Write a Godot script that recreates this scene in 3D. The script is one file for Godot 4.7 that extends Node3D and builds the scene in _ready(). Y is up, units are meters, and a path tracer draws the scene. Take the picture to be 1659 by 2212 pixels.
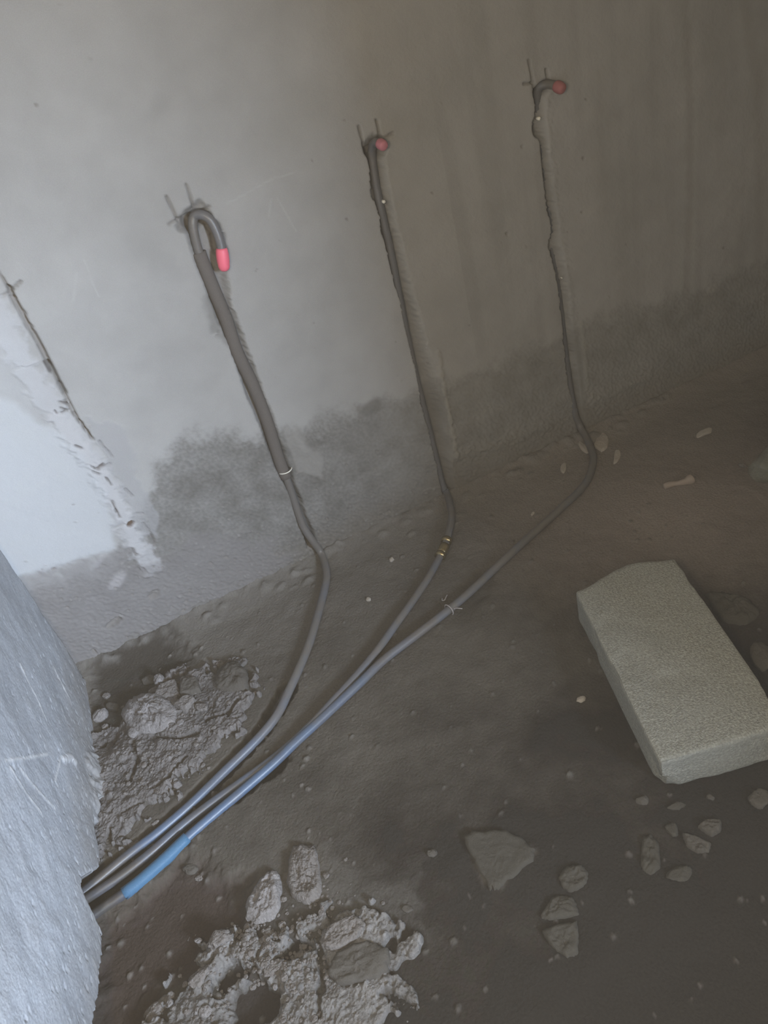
extends Node3D
# A rough corner of an unfinished wet room: three chased water pipes come down the back wall
# and run over the floor into a hole in the left wall. Units are metres, the back wall is z = 0,
# the floor y = 0, the left wall x = -0.45.

var rng := RandomNumberGenerator.new()
var na := FastNoiseLite.new()      # coarse
var nb := FastNoiseLite.new()      # medium
var nc := FastNoiseLite.new()      # fine
var M := {}


# ------------------------------------------------------------------ a surface with relief and stains
class Field:
	var nx: int
	var ny: int
	var o: Vector2
	var cell: float
	var h := PackedFloat32Array()
	var c := PackedColorArray()
	var warp: FastNoiseLite

	func _init(from: Vector2, to: Vector2, step: float, color: Color, w: FastNoiseLite):
		o = from
		cell = step
		nx = int((to.x - from.x) / step) + 2
		ny = int((to.y - from.y) / step) + 2
		h.resize(nx * ny)
		c.resize(nx * ny)
		c.fill(color)
		warp = w

	func put(i: int, dh: float, k: float, col: Color, w: float) -> void:
		h[i] += dh * w
		if k > 0.0:
			c[i] = c[i].lerp(col, minf(1.0, k * w))

	# a smear or bump: an ellipse with a ragged edge
	func blob(at: Vector2, rx: float, ry: float, turn: float, dh: float, col := Color.BLACK, k := 0.0, soft := 0.5, rag := 0.3) -> void:
		var m := maxf(rx, ry) * 1.4
		var cs := cos(turn)
		var sn := sin(turn)
		for j in range(maxi(0, int((at.y - m - o.y) / cell)), mini(ny, int((at.y + m - o.y) / cell) + 2)):
			for i in range(maxi(0, int((at.x - m - o.x) / cell)), mini(nx, int((at.x + m - o.x) / cell) + 2)):
				var x := o.x + i * cell
				var y := o.y + j * cell
				var dx := x - at.x
				var dy := y - at.y
				var u := (dx * cs + dy * sn) / rx
				var v := (dy * cs - dx * sn) / ry
				var d := sqrt(u * u + v * v) + rag * warp.get_noise_2d(x * 900.0, y * 900.0)
				if d < 1.0:
					put(j * nx + i, dh, k, col, smoothstep(1.0, 1.0 - soft, d))

	# a groove, cut, crack or ridge along a line
	func line(p: Array, r: float, dh: float, col := Color.BLACK, k := 0.0, soft := 0.6, rag := 0.3) -> void:
		for s in p.size() - 1:
			var a: Vector2 = p[s]
			var b: Vector2 = p[s + 1]
			var lo := a.min(b) - Vector2.ONE * r * 1.4
			var hi := a.max(b) + Vector2.ONE * r * 1.4
			var ab := b - a
			var ll := maxf(ab.length_squared(), 1e-9)
			for j in range(maxi(0, int((lo.y - o.y) / cell)), mini(ny, int((hi.y - o.y) / cell) + 2)):
				for i in range(maxi(0, int((lo.x - o.x) / cell)), mini(nx, int((hi.x - o.x) / cell) + 2)):
					var q := Vector2(o.x + i * cell, o.y + j * cell)
					var t := (q - a).dot(ab) / ll
					if t < 0.0 and s > 0 or t >= 1.0 and s < p.size() - 2:
						continue
					var d := q.distance_to(a + ab * clampf(t, 0.0, 1.0)) / r + rag * warp.get_noise_2d(q.x * 1500.0, q.y * 1500.0)
					if d < 1.0:
						put(j * nx + i, dh, k, col, smoothstep(1.0, 1.0 - soft, d))

	# an area with a ragged outline
	func area(p: Array, dh: float, col := Color.BLACK, k := 0.0, rag := 0.02, soft := 0.03) -> void:
		var poly := PackedVector2Array(p)
		var box := Rect2(poly[0], Vector2.ZERO)
		for q in poly:
			box = box.expand(q)
		box = box.grow(rag + soft)
		for j in range(maxi(0, int((box.position.y - o.y) / cell)), mini(ny, int((box.end.y - o.y) / cell) + 2)):
			for i in range(maxi(0, int((box.position.x - o.x) / cell)), mini(nx, int((box.end.x - o.x) / cell) + 2)):
				var q := Vector2(o.x + i * cell, o.y + j * cell)
				q.x += rag * warp.get_noise_2d(q.x * 700.0, q.y * 700.0)
				q.y += rag * warp.get_noise_2d(q.y * 700.0 + 300.0, q.x * 700.0)
				var d := 1e9
				for s in poly.size():
					d = minf(d, q.distance_squared_to(Geometry2D.get_closest_point_to_segment(q, poly[s], poly[(s + 1) % poly.size()])))
				d = sqrt(d) * (1.0 if Geometry2D.is_point_in_polygon(q, poly) else -1.0)
				var w := smoothstep(-soft, soft, d)
				if w > 0.0:
					put(j * nx + i, dh, k, col, w)

	# across = true point for a grid position and height
	func build(point: Callable, flip: bool) -> ArrayMesh:
		var v := PackedVector3Array()
		v.resize(nx * ny)
		for j in ny:
			for i in nx:
				var n := j * nx + i
				v[n] = point.call(o.x + i * cell, o.y + j * cell, h[n])
		var idx := PackedInt32Array()
		idx.resize((nx - 1) * (ny - 1) * 6)
		var k := 0
		for j in ny - 1:
			for i in nx - 1:
				var a := j * nx + i
				var b := a + 1
				var d := a + nx
				var e := d + 1
				idx[k] = a
				idx[k + 1] = d if not flip else b
				idx[k + 2] = b if not flip else d
				idx[k + 3] = b
				idx[k + 4] = d if not flip else e
				idx[k + 5] = e if not flip else d
				k += 6
		var arr := []
		arr.resize(Mesh.ARRAY_MAX)
		arr[Mesh.ARRAY_VERTEX] = v
		arr[Mesh.ARRAY_COLOR] = c
		arr[Mesh.ARRAY_INDEX] = idx
		var raw := ArrayMesh.new()
		raw.add_surface_from_arrays(Mesh.PRIMITIVE_TRIANGLES, arr)
		var st := SurfaceTool.new()
		st.create_from(raw, 0)
		st.generate_normals()
		return st.commit()


# ------------------------------------------------------------------ small helpers
func mesh_node(called: String, mesh: Mesh, mat: Material, parent: Node = self) -> MeshInstance3D:
	var o := MeshInstance3D.new()
	o.name = called
	o.mesh = mesh
	o.material_override = mat
	parent.add_child(o, true)
	return o


func struct(o: Node3D, label: String, category: String) -> void:
	o.set_meta("kind", "structure")
	o.set_meta("label", label)
	o.set_meta("category", category)


func tag(o: Node3D, label: String, category: String, group := "") -> void:
	o.set_meta("label", label)
	o.set_meta("category", category)
	if group:
		o.set_meta("group", group)


func base(called: String, at: Vector3, turn := 0.0) -> Node3D:
	var o := Node3D.new()
	o.name = called
	o.position = at
	o.rotation.y = turn
	add_child(o, true)
	return o


func slab(called: String, lo: Vector3, hi: Vector3, mat: Material, parent: Node = self) -> MeshInstance3D:
	var b := BoxMesh.new()
	b.size = hi - lo
	var o := mesh_node(called, b, mat, parent)
	o.position = (lo + hi) / 2.0
	return o


func noise_texture(freq: float, octaves: int, lo: float, hi: float, s: int, size := 512) -> NoiseTexture2D:
	var f := FastNoiseLite.new()
	f.noise_type = FastNoiseLite.TYPE_SIMPLEX_SMOOTH
	f.seed = s
	f.frequency = freq
	f.fractal_octaves = octaves
	f.fractal_gain = 0.6
	var g := Gradient.new()
	g.set_color(0, Color(lo, lo, lo))
	g.set_color(1, Color(hi, hi, hi))
	var t := NoiseTexture2D.new()
	t.width = size
	t.height = size
	t.seamless = true
	t.noise = f
	t.color_ramp = g
	return t


func rough(color: Color, grain: Texture2D, bump: Texture2D, relief: float, scale: float, vertex := false) -> StandardMaterial3D:
	var m := StandardMaterial3D.new()
	m.albedo_color = color
	m.albedo_texture = grain
	m.vertex_color_use_as_albedo = vertex
	m.roughness = 0.95
	m.metallic_specular = 0.25
	m.heightmap_enabled = true
	m.heightmap_texture = bump
	m.heightmap_scale = relief
	m.uv1_triplanar = true
	m.uv1_world_triplanar = true
	m.uv1_scale = Vector3.ONE * scale
	return m


func plain(color: Color, roughness := 0.6) -> StandardMaterial3D:
	var m := StandardMaterial3D.new()
	m.albedo_color = color
	m.roughness = roughness
	return m


# a smooth path through the points
func smooth(p: Array, per := 6) -> PackedVector3Array:
	var out := PackedVector3Array()
	for i in p.size() - 1:
		var a: Vector3 = p[maxi(i - 1, 0)]
		var d: Vector3 = p[mini(i + 2, p.size() - 1)]
		for k in per:
			out.append((p[i] as Vector3).cubic_interpolate(p[i + 1], a, d, float(k) / per))
	out.append(p[-1])
	return out


# a swept round tube; tint(t, around) gives its colour, swell(t) its radius
func tube(p: PackedVector3Array, radius: float, sides: int, tint: Callable, swell = null) -> ArrayMesh:
	var st := SurfaceTool.new()
	st.begin(Mesh.PRIMITIVE_TRIANGLES)
	st.set_smooth_group(0)
	var side := Vector3.RIGHT
	for i in p.size():
		var dir := (p[mini(i + 1, p.size() - 1)] - p[maxi(i - 1, 0)]).normalized()
		side = (side - dir * side.dot(dir)).normalized()
		var up := dir.cross(side)
		var t := float(i) / (p.size() - 1)
		var r := radius * (float(swell.call(t)) if swell != null else 1.0)
		for k in sides:
			var a := TAU * k / sides
			st.set_color(tint.call(p[i], t, a) as Color)
			st.add_vertex(p[i] + (side * cos(a) + up * sin(a)) * r)
	for i in p.size() - 1:
		for k in sides:
			var a := i * sides + k
			var b := i * sides + (k + 1) % sides
			for n in [a, b, a + sides, b, b + sides, a + sides]:
				st.add_index(n)
	for e in 2:
		var first := 0 if e == 0 else (p.size() - 1) * sides
		for k in range(1, sides - 1):
			for n in ([first, first + k + 1, first + k] if e == 0 else [first, first + k, first + k + 1]):
				st.add_index(n)
	st.generate_normals()
	return st.commit()


# a turned shape: profile is (radius, height) from the bottom up
func lathe(profile: Array, sides := 20, ribs := 0.0) -> ArrayMesh:
	var st := SurfaceTool.new()
	st.begin(Mesh.PRIMITIVE_TRIANGLES)
	st.set_smooth_group(0)
	for p in profile:
		for k in sides:
			var a := TAU * k / sides
			var r: float = p.x * (1.0 + (ribs if k % 2 else 0.0))
			st.add_vertex(Vector3(cos(a) * r, p.y, sin(a) * r))
	for i in profile.size() - 1:
		for k in sides:
			var a := i * sides + k
			var b := i * sides + (k + 1) % sides
			for n in [a, a + sides, b, b, a + sides, b + sides]:
				st.add_index(n)
	st.generate_normals()
	return st.commit()


# a broken stone: a ball cut by random flats, then roughened
func rock(rx: float, ry: float, rz: float, s: int, rugged := 0.06, cuts := 9) -> ArrayMesh:
	rng.seed = s * 7919 + 13
	var flats := []
	for i in cuts:
		var d := Vector3(rng.randf_range(-1, 1), rng.randf_range(-0.7, 1), rng.randf_range(-1, 1)).normalized()
		flats.append([d, rng.randf_range(0.6, 0.95)])
	flats.append([Vector3.UP, rng.randf_range(0.6, 0.8)])
	var st := SurfaceTool.new()
	st.begin(Mesh.PRIMITIVE_TRIANGLES)
	st.set_smooth_group(0)
	var rows := 22
	var cols := 32
	for j in rows + 1:
		for i in cols:
			var th := PI * j / rows
			var ph := TAU * i / cols
			var d := Vector3(sin(th) * cos(ph), cos(th), sin(th) * sin(ph))
			var r := 1.0
			for f in flats:
				var k: float = d.dot(f[0])
				if k > 0.01:
					r = minf(r, f[1] / k)
			r *= 1.05 + rugged * nb.get_noise_3d(d.x * 70 + s * 31, d.y * 70, d.z * 70) * 3.0 + rugged * 1.5 * nc.get_noise_3d(d.x * 70 + s * 17, d.y * 70, d.z * 70)
			st.add_vertex(Vector3(d.x * rx, d.y * ry, d.z * rz) * r)
	for j in rows:
		for i in cols:
			var a := j * cols + i
			var b := j * cols + (i + 1) % cols
			for n in [a, b, a + cols, b, b + cols, a + cols]:
				st.add_index(n)
	st.generate_normals()
	return st.commit()


var floor_field: Field
func ground(x: float, z: float) -> float:
	var i := clampi(int(round((x - floor_field.o.x) / floor_field.cell)), 0, floor_field.nx - 1)
	var j := clampi(int(round((z - floor_field.o.y) / floor_field.cell)), 0, floor_field.ny - 1)
	return floor_field.h[j * floor_field.nx + i]


# a stone whose outline is known: rings that rise from the rim to a worn, uneven top
func outline_stone(called: String, rim: Array, tall: float, mat: String, label: String, category := "stone", group := "", rugged := 0.3, flat := 0.55) -> void:
	stones += 1
	var p := PackedVector2Array(rim)
	var mid := Vector2.ZERO
	for q in p:
		mid += q / p.size()
	var edge: Array[Vector2] = []
	var per := maxi(3, int(48.0 / p.size()))
	for i in p.size():
		var m := p.size()
		for k in per:
			var w := float(k) / per
			var straight := p[i].lerp(p[(i + 1) % m], w)
			var bent := p[i].cubic_interpolate(p[(i + 1) % m], p[(i + m - 1) % m], p[(i + 2) % m], w)
			var q := straight.lerp(bent, 0.5) - mid
			edge.append(q * (1.0 + 0.10 * nc.get_noise_2d(q.angle() * 260.0 + stones * 90.0, stones * 37.0)))
	var st := SurfaceTool.new()
	st.begin(Mesh.PRIMITIVE_TRIANGLES)
	st.set_smooth_group(0)
	var rings := 14
	var low := ground(mid.x, mid.y)
	for j in rings + 1:
		var s := 1.0 - float(j) / rings
		for q in edge:
			var c: Vector2 = q * (s if j > 1 else 1.0 - 0.02 * j)
			var rise := clampf((1.0 - s) / (1.0 - flat), 0.0, 1.0)
			rise = sqrt(1.0 - (1.0 - rise) * (1.0 - rise))
			var b := nb.get_noise_2d(c.x * 1300.0 + stones * 70.0, c.y * 1300.0)
			var e := nc.get_noise_2d(c.x * 2200.0 + stones * 70.0, c.y * 2200.0)
			st.add_vertex(Vector3(c.x, -0.012 if j == 0 else tall * rise * (0.85 + rugged * (1.6 * b + 0.8 * e)) - 0.002, c.y))
	var n := edge.size()
	for j in rings:
		for i in n:
			var a := j * n + i
			var b := j * n + (i + 1) % n
			for k in [a, b, a + n, b, b + n, a + n]:
				st.add_index(k)
	st.generate_normals()
	var mesh := st.commit()
	# keep the outside of the surface outside, whichever way round the outline runs
	if Geometry2D.is_polygon_clockwise(PackedVector2Array(edge)):
		st = SurfaceTool.new()
		st.begin(Mesh.PRIMITIVE_TRIANGLES)
		var arr := mesh.surface_get_arrays(0)
		var idx: PackedInt32Array = arr[Mesh.ARRAY_INDEX]
		idx.reverse()
		arr[Mesh.ARRAY_INDEX] = idx
		arr[Mesh.ARRAY_NORMAL] = null
		var raw := ArrayMesh.new()
		raw.add_surface_from_arrays(Mesh.PRIMITIVE_TRIANGLES, arr)
		st.create_from(raw, 0)
		st.generate_normals()
		mesh = st.commit()
	var o := mesh_node(called, mesh, M[mat])
	o.position = Vector3(mid.x, low, mid.y)
	tag(o, label, category, group)


var stones := 0
func stone(called: String, at: Vector3, rx: float, rz: float, turn: float, tall: float, mat: String, label: String, category := "stone", group := "", rugged := 0.06, cuts := 9) -> void:
	stones += 1
	var ry := tall * minf(rx, rz)
	var o := mesh_node(called, rock(rx, ry, rz, stones, rugged, cuts), M[mat])
	o.position = Vector3(at.x, ground(at.x, at.z) + ry * 0.35, at.z)
	o.rotation.y = turn
	tag(o, label, category, group)


# ------------------------------------------------------------------ the place
func _ready() -> void:
	# camera
	var cam := Camera3D.new()
	cam.name = "camera"
	cam.transform = Transform3D(Basis(Vector3(0.88914, -0.22132, 0.40055), Vector3(0.40597, 0.78544, -0.46720), Vector3(-0.21120, 0.57802, 0.78822)), Vector3(0, 1.45, 1.902))
	cam.fov = 65.333
	cam.near = 0.02
	add_child(cam)
	# sky and exposure
	var env := Environment.new()
	env.background_mode = Environment.BG_COLOR
	env.background_color = Color(0.35, 0.38, 0.42)
	env.tonemap_mode = Environment.TONE_MAPPER_LINEAR
	env.tonemap_exposure = 1.0
	env.sdfgi_enabled = true
	env.ssao_enabled = true
	env.ssil_enabled = true
	# thin warm haze through the air
	env.volumetric_fog_enabled = true
	env.volumetric_fog_density = 0.03
	env.volumetric_fog_albedo = Color(0.96, 0.91, 0.83)
	var we := WorldEnvironment.new()
	we.name = "environment"
	we.environment = env
	add_child(we)
	# daylight from an added passage window, shaped by an added hatch out of view
	var day := AreaLight3D.new()
	day.name = "added_window_daylight"
	day.area_size = Vector2(1.4, 1.0)
	day.position = Vector3(1.9, 1.9, 5.14)
	day.light_color = Color(0.845, 0.91, 1.0)
	day.light_energy = 94.0
	day.area_range = 12.0
	day.area_attenuation = 2.0
	day.shadow_enabled = true
	add_child(day)
	# an added weak warm fill light, out of view beside the camera
	var added_bulb := OmniLight3D.new()
	added_bulb.name = "added_fill_light"
	added_bulb.position = Vector3(-0.25, 1.5, 1.85)
	added_bulb.light_color = Color(1.0, 0.93, 0.81)
	added_bulb.light_energy = 0.82
	added_bulb.light_size = 0.07
	added_bulb.omni_range = 8.0
	added_bulb.omni_attenuation = 2.0
	added_bulb.shadow_enabled = true
	add_child(added_bulb)

	na.seed = 11
	na.frequency = 0.01
	na.fractal_octaves = 4
	nb.seed = 23
	nb.frequency = 0.02
	nb.fractal_octaves = 3
	nc.seed = 37
	nc.frequency = 0.05
	nc.fractal_octaves = 3
	var grain := noise_texture(0.11, 4, 0.84, 1.0, 3)
	var skim := noise_texture(0.3, 3, 0.92, 1.0, 4)
	var coarse_grain := noise_texture(0.05, 5, 0.68, 1.0, 5)
	var bump := noise_texture(0.07, 5, 0.0, 1.0, 8)
	var coarse_bump := noise_texture(0.03, 5, 0.0, 1.0, 9)
	M.plaster = rough(Color.WHITE, skim, bump, 0.04, 2.6, true)
	M.scree = rough(Color.WHITE, grain, bump, 0.16, 2.6, true)
	M.mortar = rough(Color.WHITE, coarse_grain, coarse_bump, 0.35, 5.0, true)
	M.render = rough(Color.WHITE, grain, bump, 0.08, 2.6, true)
	M.shell = rough(Color(0.80, 0.775, 0.73), grain, bump, 0.1, 2.0)
	M.block = rough(Color(0.67, 0.675, 0.645), coarse_grain, bump, 0.22, 5.0)
	M.pale = rough(Color(0.60, 0.585, 0.58), coarse_grain, coarse_bump, 0.35, 6.0)
	M.stone = rough(Color(0.54, 0.52, 0.505), coarse_grain, coarse_bump, 0.4, 6.0)
	M.dull = rough(Color(0.37, 0.355, 0.335), grain, coarse_bump, 0.15, 6.0)
	M.dark = rough(Color(0.33, 0.318, 0.295), grain, coarse_bump, 0.12, 6.0)
	M.chip = rough(Color(0.70, 0.67, 0.63), grain, bump, 0.1, 8.0)
	M.pipe = rough(Color.WHITE, grain, bump, 0.02, 9.0, true)
	M.pipe.roughness = 0.40
	M.pipe.metallic_specular = 0.5
	M.red = plain(Color(0.92, 0.42, 0.50), 0.5)
	M.red_shaded = plain(Color(0.74, 0.46, 0.51), 0.6)  # same cap red, painted duller for its shaded hole
	M.red_dim = plain(Color(0.62, 0.38, 0.385), 0.7)  # same cap red again, dimness of hole and haze painted in
	M.white = plain(Color(0.93, 0.92, 0.88), 0.5)
	M.brass = plain(Color(0.66, 0.60, 0.46), 0.25)
	M.brass.metallic = 0.9
	M.sleeve = rough(Color(0.43, 0.41, 0.395), grain, bump, 0.05, 9.0)
	M.sleeve_blue = rough(Color(0.31, 0.47, 0.60), grain, bump, 0.05, 9.0)
	M.sleeve_blue.roughness = 0.35
	M.film = plain(Color(0.62, 0.60, 0.60), 0.5)
	M.twig = plain(Color(0.58, 0.53, 0.49), 0.8)

	build_shell()
	build_floor()
	build_back_wall()
	build_left_wall()
	build_pipes()
	build_block()
	build_rubble()


func build_shell() -> void:
	var m: Material = M.shell
	struct(slab("ceiling", Vector3(-0.9, 2.8, -0.4), Vector3(3.6, 3.0, 5.6), m), "bare concrete ceiling over the room", "ceiling")
	struct(slab("wall_right", Vector3(2.6, -0.2, -0.2), Vector3(2.8, 2.8, 2.7), m), "plastered right wall outside the view", "wall")
	var front := base("wall_front", Vector3.ZERO)  # hatch opening added and sized to cut the daylight beam
	struct(front, "unseen front wall with an added hatch that shapes the daylight", "wall")
	slab("wall_panel", Vector3(-0.8, -0.2, 2.7), Vector3(-0.2, 2.8, 2.84), m, front)
	slab("wall_panel", Vector3(1.0, -0.2, 2.7), Vector3(3.4, 2.8, 2.84), m, front)
	slab("added_lintel", Vector3(-0.2, 1.73, 2.7), Vector3(1.0, 2.8, 2.84), m, front)
	slab("added_sill", Vector3(-0.2, -0.2, 2.7), Vector3(1.0, 0.76, 2.84), m, front)
	var hall := base("added_passage_wall", Vector3.ZERO)  # passage added out of view to hold the daylight source
	struct(hall, "added unseen passage walls around the added window", "wall")
	slab("wall_panel", Vector3(-0.8, -0.2, 2.84), Vector3(-0.6, 2.8, 5.4), m, hall)
	slab("wall_panel", Vector3(3.2, -0.2, 2.84), Vector3(3.4, 2.8, 5.4), m, hall)
	slab("wall_panel", Vector3(-0.6, -0.2, 5.2), Vector3(1.15, 2.8, 5.4), m, hall)
	slab("wall_panel", Vector3(2.65, -0.2, 5.2), Vector3(3.2, 2.8, 5.4), m, hall)
	slab("wall_panel", Vector3(1.15, -0.2, 5.2), Vector3(2.65, 1.35, 5.4), m, hall)
	slab("wall_panel", Vector3(1.15, 2.45, 5.2), Vector3(2.65, 2.8, 5.4), m, hall)
	var win := base("window_1", Vector3(1.9, 1.9, 5.2))  # added window with a glowing pane, never in view
	struct(win, "added glowing window out of view, source of the daylight", "window")
	var glow := StandardMaterial3D.new()
	glow.albedo_color = Color(0.8, 0.85, 0.9)
	glow.emission_enabled = true
	glow.emission = Color(0.80, 0.89, 1.0)
	glow.emission_energy_multiplier = 1.0
	slab("pane", Vector3(-0.7, -0.5, -0.02), Vector3(0.7, 0.5, -0.01), glow, win)
	for s in [-1.0, 1.0]:
		slab("frame", Vector3(s * 0.725 - 0.025, -0.55, -0.05), Vector3(s * 0.725 + 0.025, 0.55, 0.05), M.white, win)
		slab("frame", Vector3(-0.7, s * 0.525 - 0.025, -0.05), Vector3(0.7, s * 0.525 + 0.025, 0.05), M.white, win)
	var lamp := base("added_globe_lamp", Vector3(-0.25, 2.8, 1.85))  # added out of view to go with the fill light
	tag(lamp, "added white globe lamp on a long cord, unseen warm fill light", "lamp")
	var glass := StandardMaterial3D.new()
	glass.albedo_color = Color(0.9, 0.88, 0.8)
	glass.emission_enabled = true
	glass.emission = Color(1.0, 0.93, 0.8)
	glass.emission_energy_multiplier = 0.6
	var ball := SphereMesh.new()
	ball.radius = 0.075
	ball.height = 0.15
	var g := mesh_node("added_bulb", ball, glass, lamp)
	g.position.y = -1.3
	mesh_node("cord", lathe([Vector2(0.0005, -1.228), Vector2(0.03, -1.226), Vector2(0.03, -1.19), Vector2(0.004, -1.18), Vector2(0.004, 0.0)]), M.white, lamp)


# ------------------------------------------------------------------ floor
func build_floor() -> void:
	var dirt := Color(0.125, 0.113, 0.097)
	var damp_shade := Color(0.043, 0.037, 0.032)  # damp cement tone that also carries painted shade
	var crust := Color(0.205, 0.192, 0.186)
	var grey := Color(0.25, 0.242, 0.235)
	var f := Field.new(Vector2(-0.64, -0.12), Vector2(2.7, 1.75), 0.004, dirt, nb)
	floor_field = f
	for j in f.ny:
		for i in f.nx:
			var x := f.o.x + i * f.cell
			var z := f.o.y + j * f.cell
			var n := j * f.nx + i
			var a := na.get_noise_2d(x * 300.0, z * 300.0)
			var b := nb.get_noise_2d(x * 900.0, z * 900.0)
			var e := nc.get_noise_2d(x * 1800.0, z * 1800.0)
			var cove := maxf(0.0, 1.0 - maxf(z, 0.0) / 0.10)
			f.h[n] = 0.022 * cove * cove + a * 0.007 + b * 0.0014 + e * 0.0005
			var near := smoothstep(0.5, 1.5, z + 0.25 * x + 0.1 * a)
			f.c[n] = dirt.lerp(damp_shade, clampf(0.12 + near * 1.15 + a * 0.5 + b * 0.15, 0.0, 1.0)).lerp(Color(0.205, 0.193, 0.175).lerp(Color(0.27, 0.245, 0.217), smoothstep(0.4, 1.2, x)), smoothstep(0.5, 0.02, z) * 0.8)  # shade painted towards the front, lighter at the back to offset weak light
	# shade painted as a dark strip along the left wall and its foot
	f.area([Vector2(-0.422, 0.022), Vector2(-0.233, -0.084), Vector2(-0.16, 0.171), Vector2(-0.33, 0.244), Vector2(-0.435, 0.377), Vector2(-0.465, 0.223)], -0.012, damp_shade, 0.8, 0.03, 0.04)
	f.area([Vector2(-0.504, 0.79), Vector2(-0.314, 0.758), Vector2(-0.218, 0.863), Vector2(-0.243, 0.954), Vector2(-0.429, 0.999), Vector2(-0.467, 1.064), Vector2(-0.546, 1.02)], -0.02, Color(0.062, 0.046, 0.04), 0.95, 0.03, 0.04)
	# the hollows that show through the gravel at the bottom
	f.blob(Vector2(-0.257, 1.104), 0.075, 0.06, 0.3, -0.02, Color(0.05, 0.043, 0.037), 1.2, 0.4)
	f.blob(Vector2(-0.285, 1.032), 0.04, 0.026, 0.3, -0.02, Color(0.05, 0.043, 0.037), 1.2, 0.4)
	f.blob(Vector2(-0.16, 1.052), 0.04, 0.026, 0.3, -0.02, Color(0.05, 0.043, 0.037), 1.2, 0.4)
	# faint dry patches, with painted shade and light among them
	f.area([Vector2(0.214, 1.026), Vector2(0.262, 1.044), Vector2(0.313, 1.121), Vector2(0.226, 1.147), Vector2(0.199, 1.126)], 0.004, Color(0.19, 0.175, 0.155), 0.7, 0.01, 0.01)
	f.area([Vector2(-0.11, 0.906), Vector2(-0.046, 0.899), Vector2(-0.018, 0.984), Vector2(0.093, 1.051), Vector2(0.054, 1.129), Vector2(-0.096, 1.031)], 0.002, Color(0.2, 0.19, 0.175), 0.4, 0.06, 0.05)
	f.blob(Vector2(0.151, 1.294), 0.2, 0.12, 0.4, 0.004, damp_shade, 0.6, 0.9)
	f.blob(Vector2(0.356, 1.394), 0.22, 0.2, 0.4, 0.0, damp_shade, 0.7, 0.9)
	f.blob(Vector2(1.179, 0.472), 0.7, 0.55, 0.4, 0.0, Color(0.31, 0.268, 0.236), 0.75, 1.0, 0.05)  # broad lighter tone painted where little light reaches
	f.blob(Vector2(0.704, 0.097), 0.03, 0.012, 0.5, 0.002, Color(0.2, 0.19, 0.165), 0.8)
	f.blob(Vector2(0.475, -0.136), 0.018, 0.012, 0.3, 0.003, Color(0.3, 0.28, 0.25), 0.8)
	f.blob(Vector2(0.585, 0.42), 0.12, 0.05, -0.7, -0.003, damp_shade, 0.3)
	# crumbs and smears gathered along the foot of the wall
	rng.seed = 15
	for i in 150:
		var s := rng.randf_range(0.006, 0.022)
		var tone := rng.randf_range(0.16, 0.25)
		f.blob(Vector2(rng.randf_range(-0.45, 1.6), absf(rng.randfn()) * 0.035 - 0.01), s * 1.5, s, rng.randf() * 0.6 - 0.3, s * 0.3, Color(tone, tone * 0.95, tone * 0.88), 0.5, 0.9)
	# loose crumbs over the rough parts
	rng.seed = 5
	for i in 700:
		var z := rng.randf_range(0.1, 1.5)
		var x := rng.randf_range(-0.5, 1.2)
		var near := x < 0.0
		if not near and rng.randf() < 0.6:
			continue
		var s := rng.randf_range(0.003, 0.009)
		var tone := rng.randf_range(0.13, 0.28) if near else rng.randf_range(0.12, 0.18)
		f.blob(Vector2(x, z), s, s * rng.randf_range(0.5, 1.0), rng.randf() * 3.0, s * 0.5, Color(tone, tone * 0.94, tone * 0.87), 0.7)
	# the shallow channel that the pipes lie in, its shade painted dark
	f.line([Vector2(0.026, 0.438), Vector2(-0.077, 0.529), Vector2(-0.172, 0.574), Vector2(-0.274, 0.623), Vector2(-0.356, 0.651), Vector2(-0.433, 0.672), Vector2(-0.507, 0.693), Vector2(-0.559, 0.703)], 0.03, -0.02, damp_shade, 0.9, 0.5)
	f.line([Vector2(-0.06, 0.626), Vector2(-0.145, 0.643), Vector2(-0.227, 0.659), Vector2(-0.297, 0.681), Vector2(-0.376, 0.707), Vector2(-0.441, 0.727), Vector2(-0.522, 0.736), Vector2(-0.562, 0.74)], 0.035, -0.02, damp_shade, 0.9, 0.5)
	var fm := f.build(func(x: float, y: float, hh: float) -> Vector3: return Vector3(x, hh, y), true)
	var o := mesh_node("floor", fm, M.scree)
	struct(o, "dark damp rough cement floor with painted shade, scattered with mortar crumbs", "floor")
	var under := slab("subfloor", Vector3(-0.9, -0.3, -0.4), Vector3(3.6, -0.12, 5.6), M.shell, o)
	under.name = "subfloor"
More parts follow.
